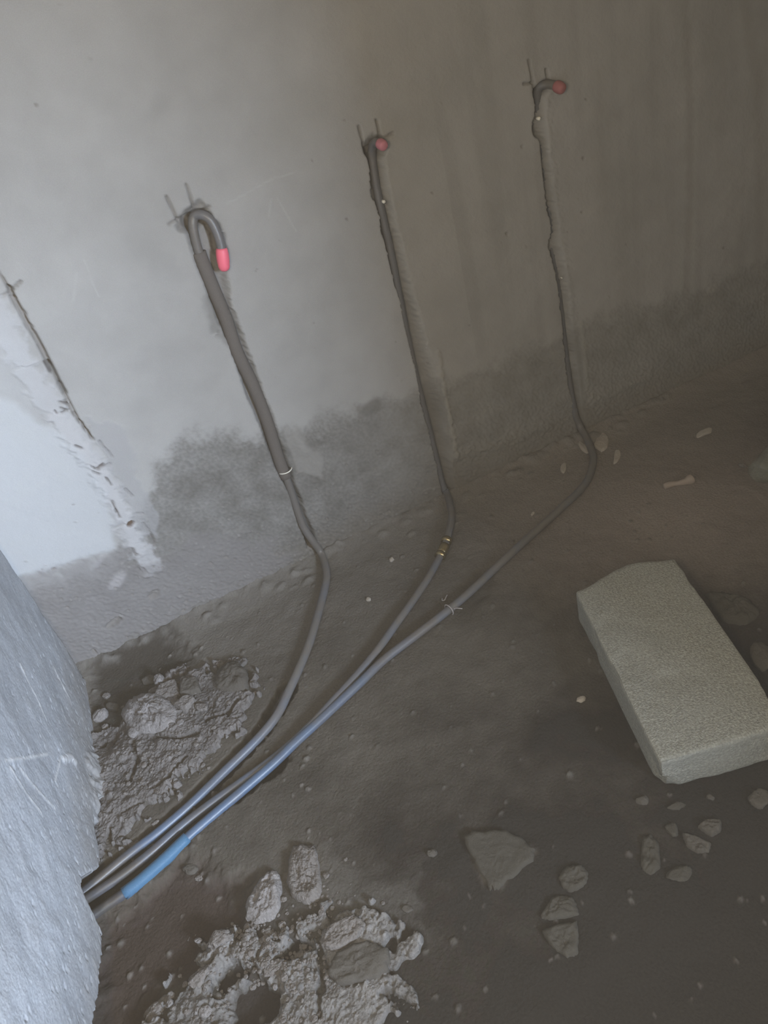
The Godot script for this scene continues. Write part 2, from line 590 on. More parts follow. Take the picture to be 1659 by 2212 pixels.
	mortar_bed("mortar_crust", Vector2(-0.56, 0.0), Vector2(0.04, 0.80), [[Vector2(-0.523, 0.319), Vector2(-0.461, 0.295), Vector2(-0.374, 0.285), Vector2(-0.291, 0.234), Vector2(-0.234, 0.207), Vector2(-0.145, 0.222), Vector2(-0.074, 0.253), Vector2(-0.044, 0.367), Vector2(-0.105, 0.469), Vector2(-0.22, 0.535), Vector2(-0.358, 0.603), Vector2(-0.469, 0.674), Vector2(-0.552, 0.636)]], 0.013, crust, 41, o,
		[[[Vector2(-0.216, 0.245), Vector2(-0.219, 0.294), Vector2(-0.226, 0.307)], 0.007], [[Vector2(-0.252, 0.499), Vector2(-0.319, 0.544), Vector2(-0.346, 0.541)], 0.006], [[Vector2(-0.364, 0.376), Vector2(-0.363, 0.441), Vector2(-0.388, 0.485)], 0.008], [[Vector2(-0.18, 0.418), Vector2(-0.134, 0.432), Vector2(-0.091, 0.41)], 0.008], [[Vector2(-0.302, 0.398), Vector2(-0.251, 0.439), Vector2(-0.211, 0.447)], 0.008], [[Vector2(-0.454, 0.596), Vector2(-0.472, 0.636), Vector2(-0.478, 0.682)], 0.010], [[Vector2(-0.417, 0.566), Vector2(-0.373, 0.566), Vector2(-0.354, 0.585)], 0.005]], [])
	mortar_bed("gravel_bed", Vector2(-0.46, 0.86), Vector2(0.2, 1.36), [[Vector2(-0.319, 0.955), Vector2(-0.248, 0.972), Vector2(-0.188, 1.022), Vector2(-0.102, 1.023), Vector2(-0.008, 1.053), Vector2(0.021, 1.119), Vector2(0.005, 1.193), Vector2(-0.064, 1.301), Vector2(-0.477, 1.074), Vector2(-0.434, 1.023), Vector2(-0.366, 0.999)]], 0.014, grey, 43, o,
		[[[Vector2(-0.04, 1.211), Vector2(-0.037, 1.225), Vector2(-0.009, 1.257), Vector2(0.005, 1.3)], 0.012], [[Vector2(-0.113, 1.051), Vector2(-0.131, 1.124), Vector2(-0.162, 1.184)], 0.008], [[Vector2(-0.316, 1.054), Vector2(-0.3, 1.027), Vector2(-0.264, 1.03), Vector2(-0.251, 1.046)], 0.016], [[Vector2(-0.414, 1.034), Vector2(-0.402, 1.019), Vector2(-0.388, 1.014)], 0.012], [[Vector2(-0.163, 1.06), Vector2(-0.121, 1.075), Vector2(-0.116, 1.133)], 0.006]], [[Vector2(-0.257, 1.104), 0.056, 0.046], [Vector2(-0.285, 1.032), 0.028, 0.018], [Vector2(-0.16, 1.052), 0.03, 0.02]])
	slab("unseen_floor", Vector3(-0.9, -0.12, 1.74), Vector3(3.6, -0.005, 5.6), M.dark, o)  # unseen floor, runs on under the added passage


# a layer of dried mortar or gravel on the floor, with cracks and pits of its own
func mortar_bed(called: String, lo: Vector2, hi: Vector2, outlines: Array, thick: float, color: Color, s: int, parent: Node, cracks: Array, pits: Array) -> void:
	var f := Field.new(lo, hi, 0.0023, color, nb)
	for p in outlines:
		f.area(p, thick + 0.02, color, 0.0, 0.07, 0.014)
	rng.seed = s
	for j in f.ny:
		for i in f.nx:
			var x := f.o.x + i * f.cell
			var z := f.o.y + j * f.cell
			var n := j * f.nx + i
			var b := nb.get_noise_2d(x * 1300.0 + s * 50.0, z * 1300.0)
			var e := nc.get_noise_2d(x * 2600.0, z * 2600.0 + s * 50.0)
			var a := na.get_noise_2d(x * 900.0, z * 900.0 + s * 9.0)
			f.h[n] += ground(x, z) - 0.02 + a * 0.008 + b * 0.0035 + e * 0.0022
			f.c[n] = color * (1.0 + 0.35 * a + 0.2 * b + 0.15 * e)
			f.c[n].a = 1.0
	for i in 1500:
		var q := Vector2(rng.randf_range(lo.x, hi.x), rng.randf_range(lo.y, hi.y))
		var size := rng.randf_range(0.0025, 0.008) * (1.7 if i % 11 == 0 else 1.0)
		var tone := rng.randf_range(0.7, 1.35)
		f.blob(q, size, size * rng.randf_range(0.5, 1.0), rng.randf() * 3.0, size * rng.randf_range(0.25, 0.6) * (1.0 if i % 3 else -1.2), color * tone, 0.6 if i % 3 else 0.0, 0.5, 0.5)
	for c in cracks:
		f.line(c[0], c[1], -c[1] * 1.3, Color(0.1, 0.09, 0.08), 0.8, 0.6, 0.7)
	for p in pits:
		f.blob(p[0], p[1], p[2], 0.3, -0.028, Color(0.07, 0.06, 0.05), 1.4, 0.4, 0.4)
	for n in f.c.size():
		f.c[n].a = 1.0
	var o := mesh_node(called, f.build(func(x: float, y: float, hh: float) -> Vector3: return Vector3(x, hh, y), true), M.mortar, parent)
	o.set_meta("label", "rough grey dried mortar on the floor")
	# stones that lie here rest on it
	for j in floor_field.ny:
		for i in floor_field.nx:
			var x := floor_field.o.x + i * floor_field.cell
			var z := floor_field.o.y + j * floor_field.cell
			if x > lo.x and x < hi.x - f.cell and z > lo.y and z < hi.y - f.cell:
				var k := int((z - lo.y) / f.cell) * f.nx + int((x - lo.x) / f.cell)
				floor_field.h[j * floor_field.nx + i] = maxf(floor_field.h[j * floor_field.nx + i], f.h[k])


# ------------------------------------------------------------------ back wall
func along(p: Array, y: float) -> float:
	for i in p.size() - 1:
		var a: Vector2 = p[i]
		var b: Vector2 = p[i + 1]
		if y <= a.y and y >= b.y:
			return lerpf(a.x, b.x, (a.y - y) / maxf(a.y - b.y, 1e-6))
	return NAN


func build_back_wall() -> void:
	var plaster := Color(0.355, 0.350, 0.340)
	var damp := Color(0.155, 0.15, 0.141)
	var raw := Color(0.21, 0.195, 0.18)  # raw masonry tone with the shade of the recesses painted in
	var pale := Color(0.465, 0.475, 0.485)
	var fill := Color(0.42, 0.417, 0.422)
	var f := Field.new(Vector2(-0.6, -0.14), Vector2(2.62, 1.75), 0.0035, plaster, nb)
	var left := [
		[Vector2(0.234, 1.037), Vector2(0.232, 0.96), Vector2(0.234, 0.879), Vector2(0.235, 0.826), Vector2(0.235, 0.778), Vector2(0.241, 0.726), Vector2(0.235, 0.584), Vector2(0.243, 0.475), Vector2(0.243, 0.355), Vector2(0.255, 0.263), Vector2(0.257, 0.128), Vector2(0.251, 0.042)],
		[Vector2(0.705, 1.046), Vector2(0.703, 0.988), Vector2(0.698, 0.935), Vector2(0.703, 0.905), Vector2(0.702, 0.825), Vector2(0.704, 0.726), Vector2(0.707, 0.622), Vector2(0.707, 0.47), Vector2(0.703, 0.352), Vector2(0.706, 0.225), Vector2(0.707, 0.037), Vector2(0.706, -0.073)],
		[Vector2(1.172, 1.061), Vector2(1.173, 0.996), Vector2(1.159, 0.973), Vector2(1.16, 0.951), Vector2(1.173, 0.919), Vector2(1.175, 0.872), Vector2(1.176, 0.789), Vector2(1.182, 0.713), Vector2(1.181, 0.681), Vector2(1.166, 0.643), Vector2(1.183, 0.568), Vector2(1.189, 0.482), Vector2(1.187, 0.349), Vector2(1.189, 0.207), Vector2(1.199, 0.102), Vector2(1.211, 0.01)]]
	var right := [
		[Vector2(0.307, 1.034), Vector2(0.318, 0.988), Vector2(0.312, 0.93), Vector2(0.296, 0.862), Vector2(0.288, 0.806), Vector2(0.287, 0.752), Vector2(0.288, 0.655), Vector2(0.29, 0.547), Vector2(0.291, 0.439), Vector2(0.288, 0.342), Vector2(0.286, 0.247), Vector2(0.288, 0.146), Vector2(0.288, 0.022)],
		[Vector2(0.767, 1.048), Vector2(0.753, 0.968), Vector2(0.75, 0.913), Vector2(0.751, 0.855), Vector2(0.753, 0.759), Vector2(0.757, 0.656), Vector2(0.761, 0.547), Vector2(0.772, 0.428), Vector2(0.776, 0.321), Vector2(0.771, 0.195), Vector2(0.758, 0.047), Vector2(0.746, -0.093)],
		[Vector2(1.245, 1.046), Vector2(1.217, 0.984), Vector2(1.216, 0.918), Vector2(1.217, 0.86), Vector2(1.222, 0.775), Vector2(1.231, 0.696), Vector2(1.232, 0.618), Vector2(1.24, 0.547), Vector2(1.246, 0.46), Vector2(1.246, 0.326), Vector2(1.25, 0.181), Vector2(1.253, 0.078), Vector2(1.263, -0.014)]]
	var tide := [Vector2(-0.611, 0.298), Vector2(-0.419, 0.296), Vector2(-0.262, 0.267), Vector2(-0.136, 0.367), Vector2(-0.043, 0.486), Vector2(0.028, 0.524), Vector2(0.091, 0.523), Vector2(0.239, 0.463), Vector2(0.404, 0.425), Vector2(0.48, 0.423), Vector2(0.538, 0.398), Vector2(0.597, 0.402), Vector2(0.698, 0.393), Vector2(0.846, 0.38), Vector2(0.938, 0.375), Vector2(1.049, 0.378), Vector2(1.16, 0.368), Vector2(1.284, 0.379), Vector2(1.495, 0.36), Vector2(1.671, 0.325), Vector2(1.779, 0.339), Vector2(1.963, 0.335)]
	for j in f.ny:
		var y := f.o.y + j * f.cell
		var a := [along(left[0], y), along(left[1], y), along(left[2], y)]
		var b := [along(right[0], y), along(right[1], y), along(right[2], y)]
		for i in f.nx:
			var x := f.o.x + i * f.cell
			var n := j * f.nx + i
			var big := na.get_noise_2d(x * 220.0, y * 220.0)
			var mid := nb.get_noise_2d(x * 500.0, y * 500.0)
			var fine := nc.get_noise_2d(x * 1500.0, y * 1500.0)
			var low := smoothstep(0.32, 0.05, y)
			var hgt := big * 0.004 + mid * 0.0012 + fine * (0.0003 + 0.0014 * low)
			var col := plaster * (1.0 + 0.10 * big + 0.05 * mid)
			col.a = 1.0
			# streaks down the wall on the right
			if x > 0.9:
				col = col.lerp(damp, clampf(nb.get_noise_2d(x * 500.0, y * 30.0) * 0.3 + 0.04, 0.0, 0.16))
			# the damp, rougher band above the floor
			var line := 0.42
			for s in tide.size() - 1:
				var p: Vector2 = tide[s]
				var q: Vector2 = tide[s + 1]
				if x >= p.x and x < q.x:
					line = lerpf(p.y, q.y, (x - p.x) / (q.x - p.x))
			var wetness := smoothstep(0.03, -0.05 if x < 0.5 else -0.035, y - line + mid * 0.045 + fine * 0.012)
			col = col.lerp(damp, wetness * (lerpf(0.8, 0.45, smoothstep(0.3, 0.8, x)) + 0.3 * mid))
			col = col.lerp(Color(0.165, 0.152, 0.134).lerp(Color(0.215, 0.2, 0.178), smoothstep(0.5, 1.0, x)), smoothstep(0.16, 0.01, y + mid * 0.05) * lerpf(0.5, 0.95, smoothstep(-0.1, 0.3, x)))  # raw foot, painted darker to offset the direct light on it
			col = col * (1.0 + wetness * fine * lerpf(0.26, 0.06, smoothstep(0.2, 0.9, x)))
			col.a = 1.0
			hgt += wetness * fine * 0.0012 - wetness * 0.001
			# the three chases, shade painted into their colour with depth
			for g in 3:
				if is_nan(a[g]) or is_nan(b[g]):
					continue
				var ragl := 0.004 * mid + 0.003 * fine
				var s: float = (x - a[g] - ragl) / (b[g] - a[g])
				if s < 0.0 or s > 1.0 + 0.15 * mid:
					continue
				var depth := 0.0
				if g == 0:
					depth = 0.021 * smoothstep(0.0, 0.25, s) * smoothstep(1.05, 0.72, s)
				elif g == 1:
					depth = 0.026 * smoothstep(0.0, 0.10, s) * smoothstep(1.0, 0.42, s)
				else:
					depth = 0.030 * smoothstep(0.0, 0.08, s) * smoothstep(0.72, 0.10, s)
				hgt -= depth * (1.0 + 0.2 * mid) + fine * 0.002
				col = col.lerp(raw, clampf(depth / 0.03, 0.0, 1.0) * (0.8 if g < 2 else 0.6))
			f.h[n] = hgt
			f.c[n] = col
	# over-cuts of the saw at the tops of the chases
	for cut in [[Vector2(0.228, 1.086), Vector2(0.23, 1.059), Vector2(0.233, 1.027)], [Vector2(0.278, 1.096), Vector2(0.278, 1.069), Vector2(0.275, 1.039)], [Vector2(0.277, 1.027), Vector2(0.292, 1.03), Vector2(0.311, 1.037)], [Vector2(0.211, 1.028), Vector2(0.234, 1.033)], [Vector2(0.704, 1.095), Vector2(0.705, 1.067), Vector2(0.707, 1.035)], [Vector2(0.751, 1.094), Vector2(0.75, 1.074), Vector2(0.75, 1.048)], [Vector2(0.755, 1.05), Vector2(0.769, 1.054), Vector2(0.784, 1.056)], [Vector2(1.148, 1.065), Vector2(1.175, 1.062)], [Vector2(1.17, 1.112), Vector2(1.172, 1.081), Vector2(1.175, 1.049)], [Vector2(1.215, 1.08), Vector2(1.218, 1.05)], [Vector2(-0.183, 1.004), Vector2(-0.16, 1.006), Vector2(-0.131, 1.019)]]:
		f.line(cut, 0.0045, -0.010, raw, 0.8, 0.8)
	# holes where the pipe ends turn out of the wall
	f.blob(Vector2(0.269, 1.027), 0.05, 0.03, 0.3, -0.02, raw, 0.8, 0.6)
	f.blob(Vector2(0.73, 1.038), 0.032, 0.035, 0.3, -0.02, raw, 0.8, 0.6)
	f.blob(Vector2(1.199, 1.041), 0.034, 0.022, 0.2, -0.022, raw, 0.9, 0.6)
	f.blob(Vector2(1.167, 0.954), 0.012, 0.022, 0.2, -0.02, raw, 0.8, 0.6)
	f.line([Vector2(0.28, 1.022), Vector2(0.301, 1.004), Vector2(0.308, 0.975), Vector2(0.304, 0.933)], 0.020, -0.008, raw, 0.7, 0.6)
	f.line([Vector2(0.234, 0.838), Vector2(0.227, 0.756), Vector2(0.252, 0.722)], 0.02, -0.004, damp, 0.5, 0.9)
	# the filled chase at the left: a bulging strip of pale mortar with a dark open gap along it
	f.line([Vector2(-0.207, 1.075), Vector2(-0.201, 0.968), Vector2(-0.21, 0.847), Vector2(-0.203, 0.773), Vector2(-0.187, 0.664), Vector2(-0.17, 0.561), Vector2(-0.166, 0.473), Vector2(-0.173, 0.371), Vector2(-0.169, 0.289), Vector2(-0.167, 0.214)], 0.036, 0.003, fill, 0.85, 0.5, 0.5)
	f.line([Vector2(-0.2, 0.709), Vector2(-0.174, 0.563), Vector2(-0.166, 0.444), Vector2(-0.174, 0.276)], 0.022, 0.003, Color(0.46, 0.455, 0.46), 0.6, 0.5, 0.7)
	f.line([Vector2(-0.165, 1.08), Vector2(-0.162, 1.047), Vector2(-0.16, 1.011)], 0.003, -0.01, raw, 0.9, 0.6)
	f.line([Vector2(-0.158, 1.014), Vector2(-0.162, 0.991), Vector2(-0.159, 0.961), Vector2(-0.159, 0.93), Vector2(-0.157, 0.89), Vector2(-0.158, 0.832)], 0.0075, -0.020, raw, 0.75, 0.5)
	f.line([Vector2(-0.158, 0.832), Vector2(-0.157, 0.777), Vector2(-0.157, 0.728), Vector2(-0.156, 0.682), Vector2(-0.148, 0.622)], 0.004, -0.014, raw, 0.8, 0.6)
	f.line([Vector2(-0.156, 0.825), Vector2(-0.156, 0.787), Vector2(-0.156, 0.755)], 0.008, -0.006, damp, 0.8, 0.6)
	f.line([Vector2(-0.164, 0.737), Vector2(-0.162, 0.705), Vector2(-0.156, 0.669), Vector2(-0.15, 0.627)], 0.003, -0.008, raw, 0.8, 0.6)
	for cr in [[Vector2(-0.167, 0.839), Vector2(-0.165, 0.823), Vector2(-0.164, 0.811)], [Vector2(-0.136, 0.611), Vector2(-0.135, 0.597), Vector2(-0.129, 0.58), Vector2(-0.127, 0.562)], [Vector2(-0.175, 0.738), Vector2(-0.162, 0.726)], [Vector2(-0.181, 0.726), Vector2(-0.17, 0.713)], [Vector2(-0.195, 0.724), Vector2(-0.193, 0.718)], [Vector2(-0.184, 0.714), Vector2(-0.168, 0.715)], [Vector2(-0.18, 0.561), Vector2(-0.175, 0.549), Vector2(-0.156, 0.546), Vector2(-0.137, 0.545)], [Vector2(-0.184, 0.547), Vector2(-0.172, 0.531)], [Vector2(-0.162, 0.515), Vector2(-0.158, 0.491)], [Vector2(-0.175, 0.448), Vector2(-0.178, 0.412)], [Vector2(-0.177, 0.419), Vector2(-0.177, 0.396)], [Vector2(-0.133, 0.35), Vector2(-0.127, 0.315), Vector2(-0.129, 0.276)], [Vector2(-0.186, 0.294), Vector2(-0.186, 0.266)], [Vector2(-0.135, 0.385), Vector2(-0.122, 0.377)], [Vector2(-0.191, 0.626), Vector2(-0.181, 0.614)], [Vector2(-0.197, 0.229), Vector2(-0.195, 0.214)], [Vector2(-0.186, 0.223), Vector2(-0.184, 0.205)], [Vector2(-0.133, 0.464), Vector2(-0.125, 0.438)], [Vector2(-0.21, 0.126), Vector2(-0.19, 0.125)], [Vector2(-0.31, 0.128), Vector2(-0.293, 0.104)]]:
		f.line(cr, 0.0035, -0.007, Color(0.13, 0.12, 0.115), 0.85, 0.7)
	f.blob(Vector2(-0.162, 0.364), 0.011, 0.008, 0.4, -0.012, Color(0.11, 0.08, 0.062), 1.0, 0.3)
	f.blob(Vector2(-0.162, 0.549), 0.014, 0.006, 0.4, -0.008, Color(0.14, 0.12, 0.11), 0.8, 0.5)
	# outlines of trowelled mortar beside it
	f.area([Vector2(-0.144, 0.683), Vector2(-0.093, 0.654), Vector2(-0.07, 0.597), Vector2(-0.078, 0.531), Vector2(-0.095, 0.467), Vector2(-0.094, 0.345), Vector2(-0.105, 0.287), Vector2(-0.152, 0.329), Vector2(-0.14, 0.533)], 0.002, Color(0.33, 0.33, 0.335), 0.6, 0.02, 0.006)
	f.area([Vector2(-0.319, 0.858), Vector2(-0.215, 0.677), Vector2(-0.184, 0.568), Vector2(-0.181, 0.481), Vector2(-0.195, 0.413), Vector2(-0.23, 0.31), Vector2(-0.306, 0.325), Vector2(-0.403, 0.329), Vector2(-0.584, 0.394)], 0.003, pale, 0.85, 0.012, 0.012)
	f.area([Vector2(-0.224, 1.04), Vector2(-0.194, 0.943), Vector2(-0.206, 0.834), Vector2(-0.208, 0.738), Vector2(-0.255, 0.733), Vector2(-0.319, 0.858)], 0.001, pale, 0.35, 0.03, 0.03)
	# rough foot of the wall in the corner
	f.area([Vector2(-0.554, 0.362), Vector2(-0.405, 0.324), Vector2(-0.312, 0.312), Vector2(-0.219, 0.292), Vector2(-0.165, 0.204), Vector2(-0.022, 0.259), Vector2(0.136, 0.158), Vector2(0.216, 0.044), Vector2(0.145, 0.01), Vector2(-0.145, 0.013), Vector2(-0.432, -0.014), Vector2(-0.63, 0.118)], 0.004, Color(0.21, 0.20, 0.20), 0.65, 0.04, 0.03)
	f.blob(Vector2(-0.264, 0.218), 0.045, 0.022, 0.4, 0.004, Color(0.36, 0.345, 0.345), 0.7, 0.7)
	f.blob(Vector2(-0.282, 0.295), 0.03, 0.016, 0.4, 0.002, Color(0.33, 0.32, 0.325), 0.6, 0.7)
	f.blob(Vector2(-0.324, 0.095), 0.03, 0.012, 0.3, -0.012, raw, 0.7, 0.5)
	f.blob(Vector2(-0.407, 0.033), 0.006, 0.012, 0.3, -0.012, raw, 0.8, 0.5)
	f.blob(Vector2(-0.196, 0.126), 0.025, 0.015, 0.3, -0.006, raw, 0.5, 0.5)
	# patches beside the other chases
	f.area([Vector2(0.305, 0.44), Vector2(0.341, 0.401), Vector2(0.347, 0.376), Vector2(0.378, 0.338), Vector2(0.378, 0.291), Vector2(0.362, 0.259), Vector2(0.295, 0.299)], 0.003, Color(0.30, 0.29, 0.275), 0.7, 0.01, 0.006)
	f.line([Vector2(0.335, 0.426), Vector2(0.341, 0.355)], 0.02, 0.003, Color(0.31, 0.30, 0.285), 0.6, 0.9)
	f.line([Vector2(0.783, 0.482), Vector2(0.782, 0.38), Vector2(0.781, 0.303), Vector2(0.781, 0.223), Vector2(0.777, 0.134)], 0.010, 0.003, Color(0.37, 0.36, 0.335), 0.7, 0.8, 0.9)
	f.line([Vector2(1.253, 0.384), Vector2(1.255, 0.292), Vector2(1.254, 0.163)], 0.014, 0.002, Color(0.33, 0.325, 0.305), 0.6, 0.9)
	f.line([Vector2(1.262, 0.117), Vector2(1.341, 0.109), Vector2(1.486, 0.118)], 0.03, 0.004, Color(0.29, 0.28, 0.26), 0.45, 1.0, 0.6)
	f.line([Vector2(0.775, 0.134), Vector2(0.894, 0.113), Vector2(1.094, 0.098)], 0.03, 0.004, Color(0.26, 0.25, 0.23), 0.45, 1.0, 0.6)
	f.blob(Vector2(0.554, 0.403), 0.06, 0.03, 0.2, 0.001, damp, 0.7, 0.6)
	f.line([Vector2(1.636, 1.19), Vector2(1.65, 0.91), Vector2(1.653, 0.638), Vector2(1.635, 0.33)], 0.022, 0.0, Color(0.27, 0.262, 0.245), 0.5, 0.9)
	f.line([Vector2(1.815, 1.15), Vector2(1.895, 0.844), Vector2(1.926, 0.348)], 0.03, 0.0, Color(0.28, 0.27, 0.25), 0.4, 0.9)
	f.blob(Vector2(0.285, 1.253), 0.05, 0.03, 0.4, -0.001, Color(0.31, 0.305, 0.295), 0.5, 0.9)
	f.blob(Vector2(0.154, 0.969), 0.05, 0.09, 0.4, -0.001, Color(0.30, 0.297, 0.29), 0.5, 0.9)
	f.blob(Vector2(0.56, 1.148), 0.2, 0.1, 0.4, 0.0, Color(0.33, 0.325, 0.31), 0.5, 0.9)
	# scratches
	for sc in [[Vector2(-0.017, 0.997), Vector2(-0.049, 0.944)], [Vector2(0.009, 1.019), Vector2(0.005, 0.935)], [Vector2(0.35, 1.03), Vector2(0.471, 1.049), Vector2(0.528, 1.045)], [Vector2(0.452, 1.008), Vector2(0.434, 0.971)], [Vector2(0.468, 1.003), Vector2(0.489, 0.92)]]:
		f.line(sc, 0.003, 0.0005, Color(0.42, 0.415, 0.405), 0.6, 0.9)
	rng.seed = 77
	for i in 420:
		var q := Vector2(rng.randf_range(-0.45, 1.9), rng.randf_range(0.0, 1.5))
		if i > 90:
			q = Vector2(rng.randf_range(-0.42, 0.75), absf(rng.randfn()) * 0.16 + 0.02)
		var bright := rng.randf() < 0.55
		var s := rng.randf_range(0.002, 0.006)
		f.blob(q, s, s * rng.randf_range(0.5, 1.0), rng.randf() * 3.0, 0.0018 if bright else -0.004, Color(0.30, 0.292, 0.275) if bright else raw, 0.45 if bright else 0.7)
	# the corner is rounded where both walls meet
	var wm := f.build(func(x: float, y: float, hh: float) -> Vector3: return Vector3(x, y, hh), false)
	var o := mesh_node("wall_back", wm, M.plaster)
	struct(o, "grey plastered back wall with four vertical pipe chases and a damp foot", "wall")
	slab("wall_core", Vector3(-0.8, -0.2, -0.25), Vector3(2.8, 2.8, -0.09), M.shell, o)
	slab("upper_wall", Vector3(-0.6, 1.745, -0.09), Vector3(2.8, 2.8, 0.0), M.shell, o)
	for spot in [Vector3(Vector2(0.723, 0.915).x, Vector2(0.723, 0.915).y, 0.45), Vector3(Vector2(1.18, 0.977).x, Vector2(1.18, 0.977).y, 0.5), Vector3(Vector2(0.263, 0.82).x, Vector2(0.263, 0.82).y, 0.4), Vector3(Vector2(1.201, 0.547).x, Vector2(1.201, 0.547).y, 0.2)]:
		var glint := mesh_node("glint_dot", lathe([Vector2(0.002, -0.03), Vector2(0.008, -0.028), Vector2(0.009, 0.0), Vector2(0.006, 0.003), Vector2(0.0005, 0.004)], 12), M.white, o)  # white dots painted in for bright glints in the chases
		glint.position = Vector3(spot.x, spot.y, 0.002)
		glint.rotation.x = PI / 2
		glint.scale = Vector3.ONE * spot.z


# ------------------------------------------------------------------ left wall
func build_left_wall() -> void:
	var grey := Color(0.355, 0.375, 0.405)
	var f := Field.new(Vector2(-0.08, -0.12), Vector2(1.75, 0.95), 0.0035, grey, nb)
	var foot := [Vector2(0.301, 0.018), Vector2(0.363, 0.051), Vector2(0.47, 0.034), Vector2(0.676, 0.011), Vector2(0.797, 0.157), Vector2(0.826, 0.157), Vector2(0.847, 0.133), Vector2(0.872, 0.079), Vector2(0.915, 0.087), Vector2(0.971, 0.107), Vector2(1.049, 0.139), Vector2(1.087, 0.158), Vector2(1.156, 0.169)]
	for j in f.ny:
		for i in f.nx:
			var z := f.o.x + i * f.cell
			var y := f.o.y + j * f.cell
			var n := j * f.nx + i
			var big := na.get_noise_2d(z * 300.0 + 50.0, y * 300.0)
			var mid := nb.get_noise_2d(z * 700.0, y * 700.0 + 90.0)
			var fine := nc.get_noise_2d(z * 1700.0, y * 1700.0)
			f.h[n] = big * 0.006 + mid * 0.0016 + fine * 0.0005 - 0.03 * z
			var col := grey * (1.0 + 0.16 * big + 0.08 * mid)
			# brown dust on the lower part
			col = col.lerp(Color(0.30, 0.29, 0.28), clampf(smoothstep(0.25, 0.05, y) * 0.6 + mid * 0.3, 0.0, 0.8))
			col.a = 1.0
			f.c[n] = col
			# the broken lower edge with the hole for the pipes
			var edge := -1.0
			for s in foot.size() - 1:
				var p: Vector2 = foot[s]
				var q: Vector2 = foot[s + 1]
				if q.x > p.x and z >= p.x and z < q.x:
					edge = maxf(edge, lerpf(p.y, q.y, (z - p.x) / (q.x - p.x)))
			if z > 0.57:
				edge = maxf(edge, 0.05)
			edge += 0.012 * mid + 0.006 * fine
			if y < edge and z > 0.5:
				f.h[n] -= 0.22 * smoothstep(0.0, 0.02, edge - y)
				f.c[n] = col.lerp(Color(0.12, 0.105, 0.095), smoothstep(0.0, 0.012, edge - y) * 0.9)
	# the wall turns a little away just before the corner
	for j in f.ny:
		for i in 40:
			var z := f.o.x + i * f.cell
			f.h[j * f.nx + i] -= 0.020 * smoothstep(0.12, 0.0, z)
	# mortar foot where the crust climbs the wall
	f.blob(Vector2(0.42, -0.01), 0.10, 0.08, 0.0, 0.020, Color(0.28, 0.27, 0.26), 0.5, 0.9)
	f.blob(Vector2(0.50, 0.0), 0.07, 0.06, 0.3, 0.012, Color(0.28, 0.27, 0.26), 0.5, 0.8)
	# scratches and trowel marks
	for sc in [[Vector2(0.74, 0.449), Vector2(0.664, 0.367), Vector2(0.57, 0.27)], [Vector2(0.743, 0.433), Vector2(0.752, 0.375), Vector2(0.76, 0.306)], [Vector2(0.712, 0.389), Vector2(0.706, 0.317), Vector2(0.699, 0.25)], [Vector2(0.532, 0.212), Vector2(0.618, 0.237)], [Vector2(0.401, 0.384), Vector2(0.466, 0.266)], [Vector2(0.231, 0.211), Vector2(0.279, 0.121)]]:
		f.line(sc, 0.004, 0.0012, Color(0.56, 0.56, 0.56), 0.8, 0.7)
	f.line([Vector2(0.529, 0.201), Vector2(0.488, 0.16), Vector2(0.482, 0.136)], 0.012, 0.004, Color(0.58, 0.575, 0.575), 0.7, 0.6)
	rng.seed = 91
	for i in 900:
		var q := Vector2(rng.randf_range(0.0, 1.3), absf(rng.randfn()) * 0.2)
		var bright := rng.randf() < 0.45
		var s := rng.randf_range(0.0024, 0.0055)
		f.blob(q, s, s * rng.randf_range(0.5, 1.0), rng.randf() * 3.0, 0.0007 if bright else -0.004, Color(0.45, 0.455, 0.465) if bright else Color(0.16, 0.155, 0.15), 0.6)
	var wm := f.build(func(z: float, y: float, hh: float) -> Vector3: return Vector3(-0.45 + hh, y, z), true)
	var o := mesh_node("wall_left", wm, M.render)
	struct(o, "pale rough concrete left wall with a broken foot the pipes pass under", "wall")
	slab("wall_core", Vector3(-0.95, -0.2, -0.2), Vector3(-0.72, 2.8, 2.84), M.shell, o)
	slab("upper_wall", Vector3(-0.72, 0.94, -0.2), Vector3(-0.46, 2.8, 2.84), M.shell, o)
	slab("wall_end", Vector3(-0.72, -0.2, 1.745), Vector3(-0.5, 0.95, 2.84), M.shell, o)


# ------------------------------------------------------------------ pipes
func pipe_tint(p: Vector3, film: float, a: float) -> Color:
	var dusty := Color(0.165, 0.153, 0.145).lerp(Color(0.075, 0.07, 0.068), smoothstep(0.45, 0.8, p.z))
	var blue := Color(0.09, 0.16, 0.28)  # blue film colour, with the sheen near the left end painted in
	var k := film * smoothstep(0.42, 0.78, p.z) * smoothstep(-0.43, -0.36, p.x) + 0.06
	k += nb.get_noise_3d(p.x * 900.0, p.z * 900.0, a * 6.0) * 0.35
	var c := dusty.lerp(blue, clampf(k, 0.0, 1.0))
	var d := nc.get_noise_3d(p.x * 700.0 + 9.0, p.y * 700.0 + p.z * 700.0, a * 9.0)
	return c.lerp(Color(0.22, 0.205, 0.19), clampf(d * 0.8 - 0.15, 0.0, 0.5))


func sleeve(called: String, p: PackedVector3Array, at: int, length: int, r: float, mat: Material, parent: Node) -> void:
	var part := p.slice(at, at + length + 1)
	mesh_node(called, tube(part, r, 16, func(_p: Vector3, _t: float, _a: float) -> Color: return Color.WHITE), mat, parent)


